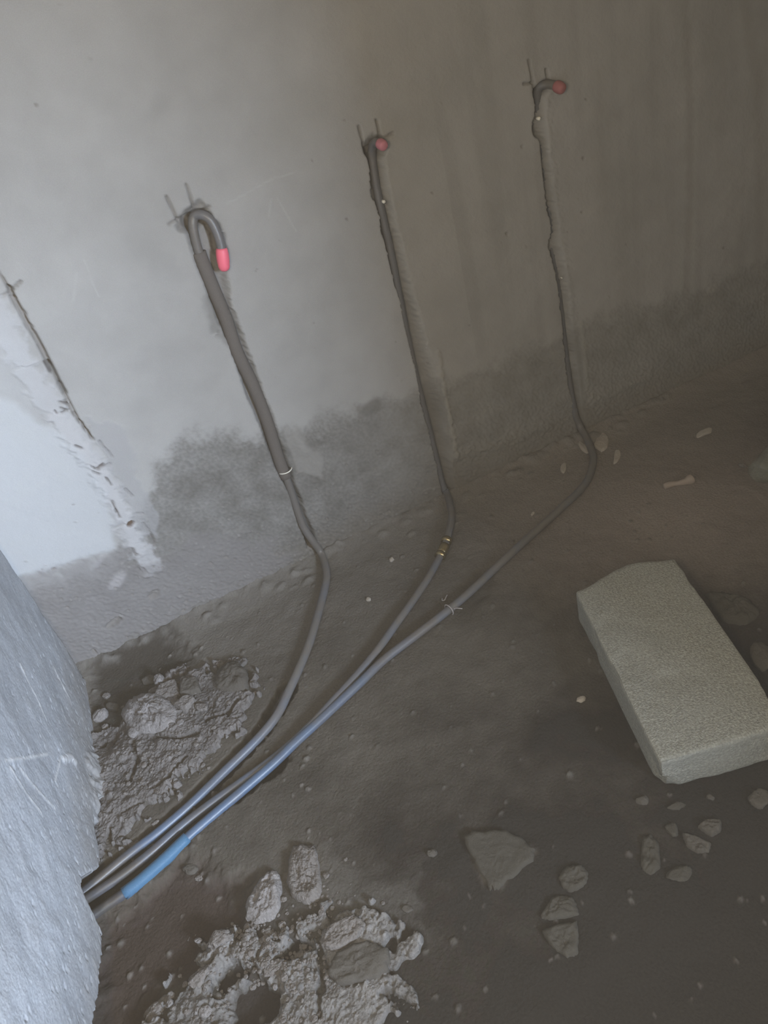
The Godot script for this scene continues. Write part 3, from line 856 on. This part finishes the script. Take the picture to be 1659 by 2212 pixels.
func cap(at: Vector3, axis: Vector3, r: float, length: float, parent: Node, mat: Material) -> void:
	var o := mesh_node("cap", lathe([Vector2(0.0005, 0.0), Vector2(r * 0.80, 0.0), Vector2(r * 0.93, length * 0.08), Vector2(r, length * 0.25), Vector2(r, length * 0.55), Vector2(r * 0.93, length * 0.7), Vector2(r * 0.91, length * 0.8), Vector2(r * 0.75, length * 0.92), Vector2(r * 0.45, length * 0.99), Vector2(0.0005, length)], 24, 0.03), mat, parent)
	o.position = at
	o.quaternion = Quaternion(Vector3.UP, axis.normalized())
	o.set_meta("label", "red plastic cap on the pipe end")


func tie(at: Vector3, axis: Vector3, r: float, tail: Vector3, parent: Node, mat: Material) -> void:
	var t := TorusMesh.new()
	t.inner_radius = r
	t.outer_radius = r + 0.0035
	t.rings = 20
	t.ring_segments = 6
	var o := mesh_node("cable_tie", t, mat, parent)
	o.position = at
	o.quaternion = Quaternion(Vector3.UP, axis.normalized())
	if tail.length() > 0.0:
		var q := mesh_node("tie_tail", tube(smooth([at + tail.normalized() * r, at + tail * 0.5 + Vector3(0, 0.004, 0), at + tail]), 0.0013, 6, func(_p: Vector3, _t: float, _a: float) -> Color: return Color.WHITE), mat, parent)
		q.set_meta("label", "thin loose end of the tie")


func build_pipes() -> void:
	var a := smooth([Vector3(0.3, 0.935, 0.018), Vector3(0.303, 0.951, 0.017), Vector3(0.305, 0.979, 0.014), Vector3(0.301, 1.01, 0.008), Vector3(0.288, 1.025, 0), Vector3(0.272, 1.025, -0.01), Vector3(0.261, 1.005, -0.01), Vector3(0.254, 0.948, -0.01), Vector3(0.256, 0.868, -0.01), Vector3(0.26, 0.783, -0.01), Vector3(0.258, 0.69, -0.01), Vector3(0.267, 0.594, -0.01), Vector3(0.27, 0.488, -0.01), Vector3(0.265, 0.356, -0.009), Vector3(0.267, 0.27, -0.006), Vector3(0.263, 0.144, 0.004), Vector3(0.273, 0.082, 0.014), Vector3(0.284, 0.028, 0.022), Vector3(0.269, 0.016, 0.097), Vector3(0.243, 0.012, 0.151), Vector3(0.184, 0.012, 0.248), Vector3(0.128, 0.012, 0.334), Vector3(0.079, 0.012, 0.397), Vector3(0.031, 0.011, 0.453), Vector3(-0.022, 0.008, 0.509), Vector3(-0.087, 0.002, 0.545), Vector3(-0.174, -0.002, 0.581), Vector3(-0.276, -0.002, 0.627), Vector3(-0.357, -0.002, 0.655), Vector3(-0.423, -0.002, 0.671), Vector3(-0.492, 0, 0.694), Vector3(-0.539, 0, 0.709)])
	var p := base("water_pipe", Vector3.ZERO)
	tag(p, "dusty dark pipe nearest the left wall, its top bent over with a hanging pink-red cap", "pipe", "water pipes from wall to floor")
	mesh_node("tube", tube(a, 0.0108, 18, func(q: Vector3, _t: float, w: float) -> Color: return pipe_tint(q, 0.9, w)), M.pipe, p)
	cap(a[0] + (a[1] - a[0]).normalized() * 0.012, a[0] - a[2], 0.0145, 0.052, p, M.red)
	sleeve("insulation", a, 42, 40, 0.0165, M.sleeve, p)
	var w := [Vector3(0.271, 0.323, 0.002)]
	tie(w[0] - Vector3(0, 0, 0.0085), a[84] - a[80], 0.0175, Vector3.ZERO, p, M.white)

	var b := smooth([Vector3(0.736, 1.048, 0.032), Vector3(0.734, 1.051, 0.02), Vector3(0.729, 1.05, 0.004), Vector3(0.724, 1.028, -0.012), Vector3(0.72, 0.981, -0.015), Vector3(0.717, 0.921, -0.015), Vector3(0.718, 0.852, -0.015), Vector3(0.717, 0.768, -0.015), Vector3(0.714, 0.668, -0.015), Vector3(0.711, 0.548, -0.015), Vector3(0.71, 0.434, -0.015), Vector3(0.712, 0.343, -0.015), Vector3(0.714, 0.214, -0.014), Vector3(0.716, 0.054, -0.01), Vector3(0.718, 0.025, 0.008), Vector3(0.697, 0.026, 0.066), Vector3(0.67, 0.022, 0.125), Vector3(0.615, 0.019, 0.199), Vector3(0.565, 0.012, 0.247), Vector3(0.498, 0.012, 0.305), Vector3(0.42, 0.012, 0.363), Vector3(0.353, 0.012, 0.409), Vector3(0.279, 0.012, 0.461), Vector3(0.205, 0.012, 0.506), Vector3(0.116, 0.012, 0.552), Vector3(0.027, 0.011, 0.595), Vector3(-0.057, 0.006, 0.621), Vector3(-0.149, 0.002, 0.638), Vector3(-0.225, 0, 0.651), Vector3(-0.301, -0.002, 0.668), Vector3(-0.38, -0.002, 0.695), Vector3(-0.445, -0.002, 0.712), Vector3(-0.506, 0, 0.723), Vector3(-0.546, 0, 0.727)])
	p = base("water_pipe", Vector3.ZERO)
	tag(p, "dark pipe from the middle red-capped chase, with a brass fitting on the floor", "pipe", "water pipes from wall to floor")
	mesh_node("tube", tube(b, 0.0100, 18, func(q: Vector3, _t: float, w: float) -> Color: return pipe_tint(q, 0.25, w)), M.pipe, p)
	cap(b[0] - (b[0] - b[2]).normalized() * 0.01, b[0] - b[2], 0.0125, 0.024, p, M.red_shaded)
	sleeve("brass_fitting", b, 104, 3, 0.0145, M.brass, p)
	sleeve("fitting_ring", b, 102, 1, 0.0155, M.brass, p)
	sleeve("fitting_ring", b, 107, 1, 0.0155, M.brass, p)

	var c := smooth([Vector3(1.223, 1.04, 0.034), Vector3(1.219, 1.045, 0.02), Vector3(1.21, 1.048, 0.002), Vector3(1.196, 1.043, -0.012), Vector3(1.194, 1.016, -0.022), Vector3(1.194, 0.967, -0.028), Vector3(1.197, 0.862, -0.029), Vector3(1.201, 0.739, -0.029), Vector3(1.197, 0.597, -0.028), Vector3(1.202, 0.469, -0.026), Vector3(1.201, 0.337, -0.022), Vector3(1.201, 0.196, -0.014), Vector3(1.203, 0.099, -0.004), Vector3(1.211, 0.048, 0.006), Vector3(1.204, 0.026, 0.047), Vector3(1.175, 0.016, 0.118), Vector3(1.147, 0.012, 0.16), Vector3(1.085, 0.012, 0.22), Vector3(1.021, 0.012, 0.255), Vector3(0.964, 0.012, 0.276), Vector3(0.89, 0.012, 0.304), Vector3(0.78, 0.012, 0.344), Vector3(0.684, 0.012, 0.379), Vector3(0.572, 0.012, 0.423), Vector3(0.486, 0.012, 0.451), Vector3(0.376, 0.012, 0.48), Vector3(0.274, 0.012, 0.506), Vector3(0.19, 0.012, 0.54), Vector3(0.083, 0.012, 0.582), Vector3(-0.006, 0.012, 0.615), Vector3(-0.073, 0.01, 0.641), Vector3(-0.155, 0.006, 0.665), Vector3(-0.233, 0.004, 0.688), Vector3(-0.297, 0.002, 0.708), Vector3(-0.36, 0, 0.732), Vector3(-0.426, -0.002, 0.752), Vector3(-0.492, -0.002, 0.764), Vector3(-0.532, -0.002, 0.771)])
	p = base("water_pipe", Vector3.ZERO)
	tag(p, "long bluish pipe from the farthest red-capped chase, outermost of the bundle on the floor", "pipe", "water pipes from wall to floor")
	mesh_node("tube", tube(c, 0.0108, 18, func(q: Vector3, _t: float, w: float) -> Color: return pipe_tint(q, 0.9, w)), M.pipe, p)
	cap(c[0] - (c[0] - c[2]).normalized() * 0.01, c[0] - c[2], 0.0140, 0.028, p, M.red_dim)
	sleeve("blue_sleeve", c, 198, 14, 0.0138, M.sleeve_blue, p)
	tie(c[144], c[145] - c[143], 0.0135, Vector3(0.03, 0.0, 0.018), p, M.film)


# ------------------------------------------------------------------ aerated block
func build_block() -> void:
	var length := 0.50
	var width := 0.255
	var tall := 0.10
	var rows := 90
	var cols := 48
	var st := SurfaceTool.new()
	st.begin(Mesh.PRIMITIVE_TRIANGLES)
	st.set_smooth_group(0)
	# six gridded faces of a box, pushed in at the edges and worn by noise
	var faces := [[Vector3(0, 1, 0), Vector3(1, 0, 0), Vector3(0, 0, 1)], [Vector3(0, -1, 0), Vector3(-1, 0, 0), Vector3(0, 0, 1)], [Vector3(-1, 0, 0), Vector3(0, 1, 0), Vector3(0, 0, 1)], [Vector3(1, 0, 0), Vector3(0, -1, 0), Vector3(0, 0, 1)], [Vector3(0, 0, 1), Vector3(1, 0, 0), Vector3(0, -1, 0)], [Vector3(0, 0, -1), Vector3(1, 0, 0), Vector3(0, 1, 0)]]
	var size := Vector3(width, tall, length)
	var at := 0
	for fc in faces:
		var nrm: Vector3 = fc[0]
		var u: Vector3 = fc[1]
		var v: Vector3 = fc[2]
		var nu := int(absf(u.dot(size)) / 0.006) + 1
		var nv := int(absf(v.dot(size)) / 0.006) + 1
		for j in nv + 1:
			for i in nu + 1:
				var q := nrm + u * (2.0 * i / nu - 1.0) + v * (2.0 * j / nv - 1.0)
				var p := q * size * 0.5
				# rounded, crumbled edges
				var core := Vector3(clampf(p.x, -width / 2 + 0.008, width / 2 - 0.008), clampf(p.y, -tall / 2 + 0.008, tall / 2 - 0.008), clampf(p.z, -length / 2 + 0.008, length / 2 - 0.008))
				var out := p - core
				if out.length() > 0.0:
					var s := minf(1.0, 0.008 / out.length())
					p = core + out * lerpf(1.0, s, 0.9)
				var k := nb.get_noise_3d(p.x * 700, p.y * 700, p.z * 700)
				var e := na.get_noise_3d(p.x * 500 + 40, p.y * 500, p.z * 500)
				var near_edge := smoothstep(0.0, 0.01, out.length())
				p -= out.normalized() * near_edge * maxf(0.0, e * 0.010 + k * 0.004)
				p += nrm * (k * 0.0008 + e * 0.0012)
				# broken far end: its middle stands further out than its left corner
				if p.z < 0.0:
					var far := -p.z / (length / 2)
					var s := p.x / width + 0.5
					p.z -= far * (0.046 * smoothstep(0.0, 0.6, s) - 0.022 * smoothstep(0.6, 1.0, s) + 0.004 * k)
				# a chipped near corner, and the slope of the near edge
				var chip := smoothstep(0.05, 0.0, Vector2(p.x + width / 2, p.z - length / 2).length())
				if p.y < 0.0:
					p.z -= chip * 0.012 * (-p.y / (tall / 2))
					p.x += chip * 0.012
				if p.z > 0.0:
					p.z -= (p.x / width + 0.5) * 0.014 * p.z / (length / 2)
				st.add_vertex(p)
		for j in nv:
			for i in nu:
				var a := at + j * (nu + 1) + i
				var b := a + 1
				var c := a + nu + 1
				var d := c + 1
				for n in [a, b, c, b, d, c]:
					st.add_index(n)
		at += (nu + 1) * (nv + 1)
	st.generate_normals()
	var o := mesh_node("aerated_concrete_block", st.commit(), M.block)
	tag(o, "pale grey aerated concrete block lying flat on the dark floor, one end broken", "block")
	var long := Vector3(-0.291, 0, 0.957)
	var wide := Vector3(0.957, 0, 0.291)
	var near_left := Vector3(0.585, 0.0, 1.150)
	o.position = near_left - long * length / 2 + wide * width / 2 + Vector3(0, tall / 2 + 0.002, 0)
	o.basis = Basis(wide, Vector3.UP, long)


# ------------------------------------------------------------------ loose things on the floor
func build_rubble() -> void:
	var g := "loose stones and mortar lumps on the floor"
	outline_stone("mortar_lump", [Vector2(-0.145, 0.89), Vector2(-0.144, 0.917), Vector2(-0.162, 0.959), Vector2(-0.184, 0.979), Vector2(-0.214, 0.969), Vector2(-0.229, 0.947), Vector2(-0.215, 0.914), Vector2(-0.185, 0.888), Vector2(-0.162, 0.881)], 0.022, "pale", "pale jagged mortar lump, lower left and brighter one of the pair below the pipes", "stone", g)
	outline_stone("mortar_lump", [Vector2(-0.097, 0.856), Vector2(-0.059, 0.879), Vector2(-0.065, 0.922), Vector2(-0.076, 0.972), Vector2(-0.092, 0.99), Vector2(-0.117, 0.984), Vector2(-0.135, 0.955), Vector2(-0.132, 0.917)], 0.022, "stone", "grey knobbly mortar lump, upper right and darker one of the pair below the pipes", "stone", g)
	outline_stone("mortar_lump", [Vector2(-0.377, 0.283), Vector2(-0.354, 0.236), Vector2(-0.313, 0.233), Vector2(-0.271, 0.263), Vector2(-0.24, 0.334), Vector2(-0.249, 0.391), Vector2(-0.298, 0.391), Vector2(-0.349, 0.357)], 0.03, "pale", "large rounded mortar lump embedded in the crust beside the left wall", "stone", g, 0.25, 0.35)
	outline_stone("mortar_lump", [Vector2(-0.128, 0.302), Vector2(-0.1, 0.274), Vector2(-0.064, 0.276), Vector2(-0.047, 0.322), Vector2(-0.052, 0.365), Vector2(-0.073, 0.39), Vector2(-0.106, 0.371), Vector2(-0.131, 0.343)], 0.02, "dull", "rounded grey lump at the far end of the mortar crust, above the bent pipe", "stone", g, 0.2, 0.5)
	outline_stone("mortar_shard", [Vector2(-0.282, 0.259), Vector2(-0.262, 0.23), Vector2(-0.222, 0.239), Vector2(-0.224, 0.296), Vector2(-0.259, 0.284)], 0.02, "stone", "flat angular shard behind the large mortar lump, left of a crack", "stone", g, 0.12, 0.85)
	outline_stone("mortar_shard", [Vector2(-0.22, 0.306), Vector2(-0.207, 0.259), Vector2(-0.171, 0.274), Vector2(-0.172, 0.322)], 0.018, "dull", "flat angular shard right of the crack behind the mortar lump", "stone", g, 0.12, 0.85)
	outline_stone("mortar_shard", [Vector2(-0.244, 0.332), Vector2(-0.203, 0.325), Vector2(-0.189, 0.346), Vector2(-0.219, 0.367)], 0.018, "stone", "small tilted oblong shard right of the large mortar lump", "stone", g, 0.12, 0.8)
	stone("mortar_shard", Vector3(-0.18, 0, 0.378), 0.021, 0.012, -0.941, 0.6, "stone", "small chip right of the tilted oblong shard on the crust", "stone", g)
	stone("pebble", Vector3(-0.434, 0, 0.21), 0.021, 0.02, -0.604, 0.8, "pale", "pale round pebble in the dark hollow by the left wall, largest there", "stone", g, 0.04, 6)
	stone("pebble", Vector3(-0.398, 0, 0.198), 0.027, 0.014, -1.05, 0.7, "dull", "dull pebble right of the pale round pebble by the left wall", "stone", g, 0.04, 6)
	stone("pebble", Vector3(-0.409, 0, 0.149), 0.012, 0.011, -0.612, 0.8, "stone", "tiny pebble topmost in the dark hollow by the left wall", "stone", g)
	stone("pebble", Vector3(-0.428, 0, 0.258), 0.01, 0.009, -0.599, 0.8, "stone", "tiny pebble just below the pale round pebble by the left wall", "stone", g)
	stone("pebble", Vector3(-0.429, 0, 0.288), 0.005, 0.006, -0.596, 0.8, "pale", "tiniest pale pebble lowest in the dark hollow by the left wall", "stone", g)
	stone("pebble", Vector3(-0.261, 0, 0.207), 0.015, 0.016, -0.617, 0.8, "pale", "small pale pebble above the shards on the mortar crust", "stone", g)
	stone("pebble", Vector3(-0.291, 0, 0.163), 0.02, 0.015, -0.404, 0.7, "dull", "dull oblong pebble at the upper left edge of the mortar crust", "stone", g)
	stone("pebble", Vector3(-0.354, 0, 0.35), 0.016, 0.015, -0.594, 0.7, "pale", "pale pebble below left of the large mortar lump", "stone", g)
	stone("pebble", Vector3(-0.242, 0, 0.396), 0.01, 0.011, -0.598, 0.7, "pale", "small pale pebble below right of the large mortar lump", "stone", g)
	stone("mortar_crumb", Vector3(-0.356, 0, 0.627), 0.01, 0.006, 0.195, 0.8, "stone", "small oblong crumb on the crust edge beside the first pipe", "stone", g)
	stone("mortar_crumb", Vector3(-0.31, 0, 0.775), 0.017, 0.012, -0.549, 0.5, "dull", "dull crumb just below the blue sleeve of the outermost pipe", "stone", g)
	stone("mortar_crumb", Vector3(-0.298, 0, 0.8), 0.01, 0.007, -0.547, 0.6, "stone", "smaller crumb right of the dull crumb below the outermost pipe", "stone", g)
	# gravelly lumps at the bottom
	stone("mortar_lump", Vector3(-0.337, 0, 1.014), 0.027, 0.015, 0.271, 0.6, "stone", "oblong slanting lump at the left edge of the bottom gravel patch", "stone", g)
	stone("mortar_lump", Vector3(-0.433, 0, 1.019), 0.022, 0.014, 0.231, 0.6, "stone", "leftmost grey lump at the bottom edge, beside the dark strip", "stone", g)
	stone("mortar_lump", Vector3(-0.412, 0, 1.011), 0.016, 0.013, -0.185, 0.6, "stone", "squat lump just above right of the leftmost bottom lump", "stone", g)
	stone("pebble", Vector3(-0.399, 0, 1.028), 0.007, 0.007, -0.512, 0.8, "pale", "small pale pebble right of the squat bottom left lump", "stone", g)
	stone("mortar_lump", Vector3(-0.288, 0, 0.97), 0.024, 0.019, -0.183, 0.6, "stone", "rough lump at the top left of the bottom gravel patch", "stone", g, 0.09)
	stone("mortar_lump", Vector3(-0.209, 0, 1.066), 0.02, 0.013, -0.186, 0.6, "stone", "rough lump just above the round dark pit in the gravel patch", "stone", g, 0.09)
	stone("pebble", Vector3(-0.34, 0, 1.076), 0.013, 0.01, -0.51, 0.7, "pale", "pale round pebble in the gravel left of the dark pit", "stone", g)
	stone("pebble", Vector3(-0.398, 0, 1.007), 0.008, 0.007, -0.723, 0.8, "pale", "pale upright pebble above the squat bottom left lump", "stone", g)
	stone("pebble", Vector3(-0.326, 0, 0.941), 0.008, 0.006, -0.528, 0.8, "pale", "small bright pebble topmost left of the gravel patch", "stone", g)
	stone("pebble", Vector3(-0.217, 0, 1.096), 0.005, 0.006, -0.516, 0.8, "pale", "small bright pebble at the upper right rim of the dark pit", "stone", g)
	stone("pebble", Vector3(-0.256, 0, 1.064), 0.007, 0.006, -0.518, 0.8, "stone", "small pebble at the upper left rim of the dark pit", "stone", g)
	outline_stone("screed_slab", [Vector2(-0.115, 1.083), Vector2(-0.091, 1.059), Vector2(-0.042, 1.061), Vector2(-0.027, 1.087), Vector2(-0.048, 1.103), Vector2(-0.091, 1.104)], 0.014, "stone", "flat piece of broken screed right of the gravel patch", "stone", g, 0.25, 0.8)
	outline_stone("screed_slab", [Vector2(-0.12, 1.131), Vector2(-0.093, 1.11), Vector2(-0.044, 1.115), Vector2(-0.008, 1.15), Vector2(-0.028, 1.183), Vector2(-0.07, 1.176), Vector2(-0.112, 1.157)], 0.012, "dull", "larger flat piece of broken screed below the other, near the bottom crack", "stone", g, 0.25, 0.8)
	stone("mortar_crumb", Vector3(0.052, 0, 1.094), 0.011, 0.007, -0.536, 0.6, "dull", "dull crumb alone right of the broken screed pieces", "stone", g)
	stone("pebble", Vector3(0.595, 0, 0.873), 0.011, 0.008, -0.07, 0.7, "chip", "small bright pebble alone on the bare floor left of the block", "stone", g)
	stone("pebble", Vector3(0.143, 0, 1.022), 0.01, 0.009, -0.553, 0.7, "dull", "dull pebble alone on the dark floor left of the flat triangular stone", "stone", g)
	# dim stones on the right
	outline_stone("flat_stone", [Vector2(0.209, 1.032), Vector2(0.232, 1.026), Vector2(0.289, 1.061), Vector2(0.315, 1.118), Vector2(0.299, 1.136), Vector2(0.228, 1.148), Vector2(0.204, 1.141), Vector2(0.205, 1.087)], 0.008, "dark", "flat triangular dark stone sunk in the floor at bottom centre", "stone", g, 0.2, 0.85)
	outline_stone("dark_stone", [Vector2(0.321, 1.189), Vector2(0.344, 1.179), Vector2(0.371, 1.189), Vector2(0.371, 1.212), Vector2(0.351, 1.226), Vector2(0.322, 1.219)], 0.012, "dark", "roundish dark stone right of the flat triangular stone", "stone", g, 0.25, 0.6)
	outline_stone("dark_stone", [Vector2(0.256, 1.229), Vector2(0.297, 1.211), Vector2(0.323, 1.229), Vector2(0.316, 1.261), Vector2(0.268, 1.244)], 0.012, "dark", "oblong dark stone in the middle of a column of three at bottom", "stone", g, 0.25, 0.6)
	outline_stone("dark_stone", [Vector2(0.247, 1.252), Vector2(0.305, 1.269), Vector2(0.277, 1.313), Vector2(0.256, 1.311), Vector2(0.242, 1.277)], 0.014, "dark", "angular dark stone lowest of a column of three at bottom", "stone", g, 0.2, 0.75)
	outline_stone("dark_stone", [Vector2(0.462, 1.243), Vector2(0.497, 1.204), Vector2(0.515, 1.203), Vector2(0.516, 1.227), Vector2(0.487, 1.266), Vector2(0.458, 1.266)], 0.012, "dark", "upright oblong dark stone below the near corner of the block", "stone", g, 0.25, 0.6)
	outline_stone("dark_stone", [Vector2(0.563, 1.235), Vector2(0.578, 1.249), Vector2(0.591, 1.275), Vector2(0.578, 1.285), Vector2(0.561, 1.276), Vector2(0.554, 1.257)], 0.016, "dull", "lower left one of two grey stones in front of the block", "stone", g, 0.2, 0.7)
	outline_stone("dark_stone", [Vector2(0.595, 1.239), Vector2(0.618, 1.236), Vector2(0.637, 1.25), Vector2(0.624, 1.266), Vector2(0.604, 1.265)], 0.016, "dull", "upper right one of two grey stones in front of the block", "stone", g, 0.2, 0.7)
	stone("dark_stone", Vector3(0.554, 0, 1.217), 0.012, 0.015, -0.561, 0.6, "dark", "small dark stone left of the two grey stones before the block", "stone", g)
	stone("dark_stone", Vector3(0.507, 0, 1.292), 0.024, 0.014, -0.028, 0.5, "dark", "dark slanting stone below the two grey stones before the block", "stone", g)
	stone("dark_stone", Vector3(0.726, 0, 1.255), 0.021, 0.02, -0.57, 0.6, "dull", "grey stone at the right edge just before the block", "stone", g)
	stone("pebble", Vector3(0.548, 0, 1.14), 0.012, 0.01, -0.57, 0.7, "dull", "small pebble left of the block's near chipped corner", "stone", g)
	stone("pebble", Vector3(0.592, 0, 1.185), 0.017, 0.008, -0.37, 0.7, "dark", "oblong pebble directly before the block's near chipped corner", "stone", g)
	stone("pebble", Vector3(0.655, 0, 1.204), 0.007, 0.007, -0.571, 0.8, "dull", "small pebble touching the floor before the middle of the block's near face", "stone", g)
	outline_stone("dark_stone", [Vector2(1.016, 0.788), Vector2(1.051, 0.803), Vector2(1.082, 0.859), Vector2(1.066, 0.905), Vector2(1.02, 0.911), Vector2(0.987, 0.873)], 0.022, "dark", "broad dark stone behind the far right corner of the block", "stone", g, 0.25, 0.5)
	stone("dark_stone", Vector3(0.98, 0, 1), 0.024, 0.039, -0.629, 0.6, "dull", "dark stone at the right edge beside the long side of the block", "stone", g)
	# pale chips near the foot of the third chase
	g = "pale plaster chips near the far pipe"
	outline_stone("plaster_chip", [Vector2(1.217, 0.068), Vector2(1.276, 0.021), Vector2(1.276, 0.062), Vector2(1.241, 0.106), Vector2(1.212, 0.114), Vector2(1.21, 0.084)], 0.012, "chip", "largest angular pale chip right of the far pipe where it reaches the floor", "plaster chip", g, 0.12, 0.85)
	stone("plaster_chip", Vector3(1.185, 0, 0.059), 0.013, 0.04, -0.284, 0.6, "chip", "pale chip left of the far pipe where it reaches the floor", "plaster chip", g, 0.03, 8)
	outline_stone("plaster_chip", [Vector2(1.198, 0.191), Vector2(1.245, 0.138), Vector2(1.257, 0.143), Vector2(1.242, 0.17), Vector2(1.213, 0.191)], 0.009, "chip", "pale oval chip right of the largest angular chip", "plaster chip", g, 0.12, 0.8)
	stone("plaster_chip", Vector3(1.071, 0, 0.112), 0.009, 0.029, -0.748, 0.6, "chip", "lone pale chip farthest left of the far pipe's foot", "plaster chip", g, 0.03, 8)
	stone("plaster_chip", Vector3(1.495, 0, 0.245), 0.032, 0.015, 0.197, 0.5, "chip", "slanting pale chip farthest back against the right of the wall foot", "plaster chip", g, 0.03, 8)
	stone("plaster_chip", Vector3(1.455, 0, 0.444), 0.014, 0.008, -1.359, 0.6, "stone", "thin small chip just left of the bottle at the right edge", "plaster chip", g, 0.03, 8)
	stone("plaster_chip", Vector3(0.451, 0, 0.155), 0.007, 0.008, -0.683, 0.8, "chip", "tiny pale chip between the first two pipes, left of the brass fitting", "plaster chip", g)
	stone("plaster_chip", Vector3(0.328, 0, 0.27), 0.007, 0.007, -0.659, 0.8, "chip", "tiny pale chip between the first two pipes, lower one", "plaster chip", g)
	stone("plaster_chip", Vector3(0.878, 0, 0.239), 0.004, 0.012, -0.981, 0.8, "chip", "tiny pale chip above the far pipe, halfway along", "plaster chip", g)
	# a bone-shaped scrap
	var st := base("wood_scrap", Vector3.ZERO)
	tag(st, "short pale knobbed scrap of wood lying behind the block", "wood scrap")
	var q := smooth([Vector3(1.225, 0.008, 0.386), Vector3(1.246, 0.009, 0.392), Vector3(1.264, 0.009, 0.402), Vector3(1.284, 0.009, 0.409), Vector3(1.303, 0.01, 0.41)])
	mesh_node("stick", tube(q, 0.0085, 12, func(_p: Vector3, _t: float, _a: float) -> Color: return Color.WHITE, func(t: float) -> float: return 1.0 + 0.15 * sin(t * 11.0) + 0.9 * smoothstep(0.7, 0.95, t)), M.twig, st)
	var hook := mesh_node("wire_scrap", tube(smooth([Vector3(0.511, 0.004, 0.39), Vector3(0.503, 0.004, 0.397), Vector3(0.497, 0.004, 0.403), Vector3(0.491, 0.004, 0.401), Vector3(0.494, 0.004, 0.394)]), 0.0016, 6, func(_p: Vector3, _t: float, _a: float) -> Color: return Color.WHITE), M.film)
	tag(hook, "tiny hooked scrap of pale wire between the second and third pipes", "wire")
	# loose gravel too small to count
	var mm := MultiMesh.new()
	mm.transform_format = MultiMesh.TRANSFORM_3D
	mm.mesh = rock(1.0, 0.8, 1.0, 4001, 0.05, 7)
	mm.instance_count = 900
	rng.seed = 404
	var spots := [Vector2(-0.238, 1.063), Vector2(-0.31, 1.031), Vector2(-0.163, 1.06), Vector2(-0.245, 0.44), Vector2(-0.372, 0.495), Vector2(-0.211, 1.148), Vector2(-0.276, 1.103), Vector2(-0.099, 1.039)]
	for i in 900:
		var c: Vector2 = spots[i % spots.size()] + Vector2(rng.randfn() * 0.05, rng.randfn() * 0.045)
		if c.distance_to(Vector2(-0.257, 1.104)) < 0.055 or c.distance_to(Vector2(-0.285, 1.032)) < 0.025:
			c += Vector2(0.02, -0.09)
		var s := rng.randf_range(0.0012, 0.0045)
		if i % 9 == 0:
			s *= 1.6
		var bs := Basis(Vector3.UP, rng.randf() * TAU).scaled(Vector3(s, s * rng.randf_range(0.5, 1.0), s))
		mm.set_instance_transform(i, Transform3D(bs, Vector3(c.x, ground(c.x, c.y) + s * 0.3, c.y)))
	var gr := MultiMeshInstance3D.new()
	gr.name = "gravel"
	gr.multimesh = mm
	gr.material_override = M.stone
	add_child(gr)
	tag(gr, "fine grey mortar gravel strewn over the rubble patches", "gravel")
	gr.set_meta("kind", "stuff")
	# the bottle that just enters the frame
	var bt := base("plastic_bottle", [Vector3(1.418, 0, 0.537)][0] + Vector3(0, 0.036, 0), 0.35)
	tag(bt, "clear greenish plastic bottle lying on the floor at the right edge", "bottle")
	var clear := StandardMaterial3D.new()
	clear.albedo_color = Color(0.70, 0.80, 0.74, 0.07)
	clear.transparency = BaseMaterial3D.TRANSPARENCY_ALPHA
	clear.roughness = 0.05
	var body := mesh_node("body", lathe([Vector2(0.001, 0.004), Vector2(0.022, 0.0), Vector2(0.032, 0.006), Vector2(0.034, 0.02), Vector2(0.034, 0.05), Vector2(0.032, 0.055), Vector2(0.034, 0.06), Vector2(0.034, 0.13), Vector2(0.026, 0.165), Vector2(0.013, 0.19), Vector2(0.013, 0.205)], 32), clear, bt)
	body.rotation.z = -PI / 2
	var lid := mesh_node("screw_cap", lathe([Vector2(0.0005, 0.2), Vector2(0.0155, 0.2), Vector2(0.0155, 0.216), Vector2(0.0005, 0.218)], 24, 0.03), M.white, bt)
	lid.rotation.z = -PI / 2
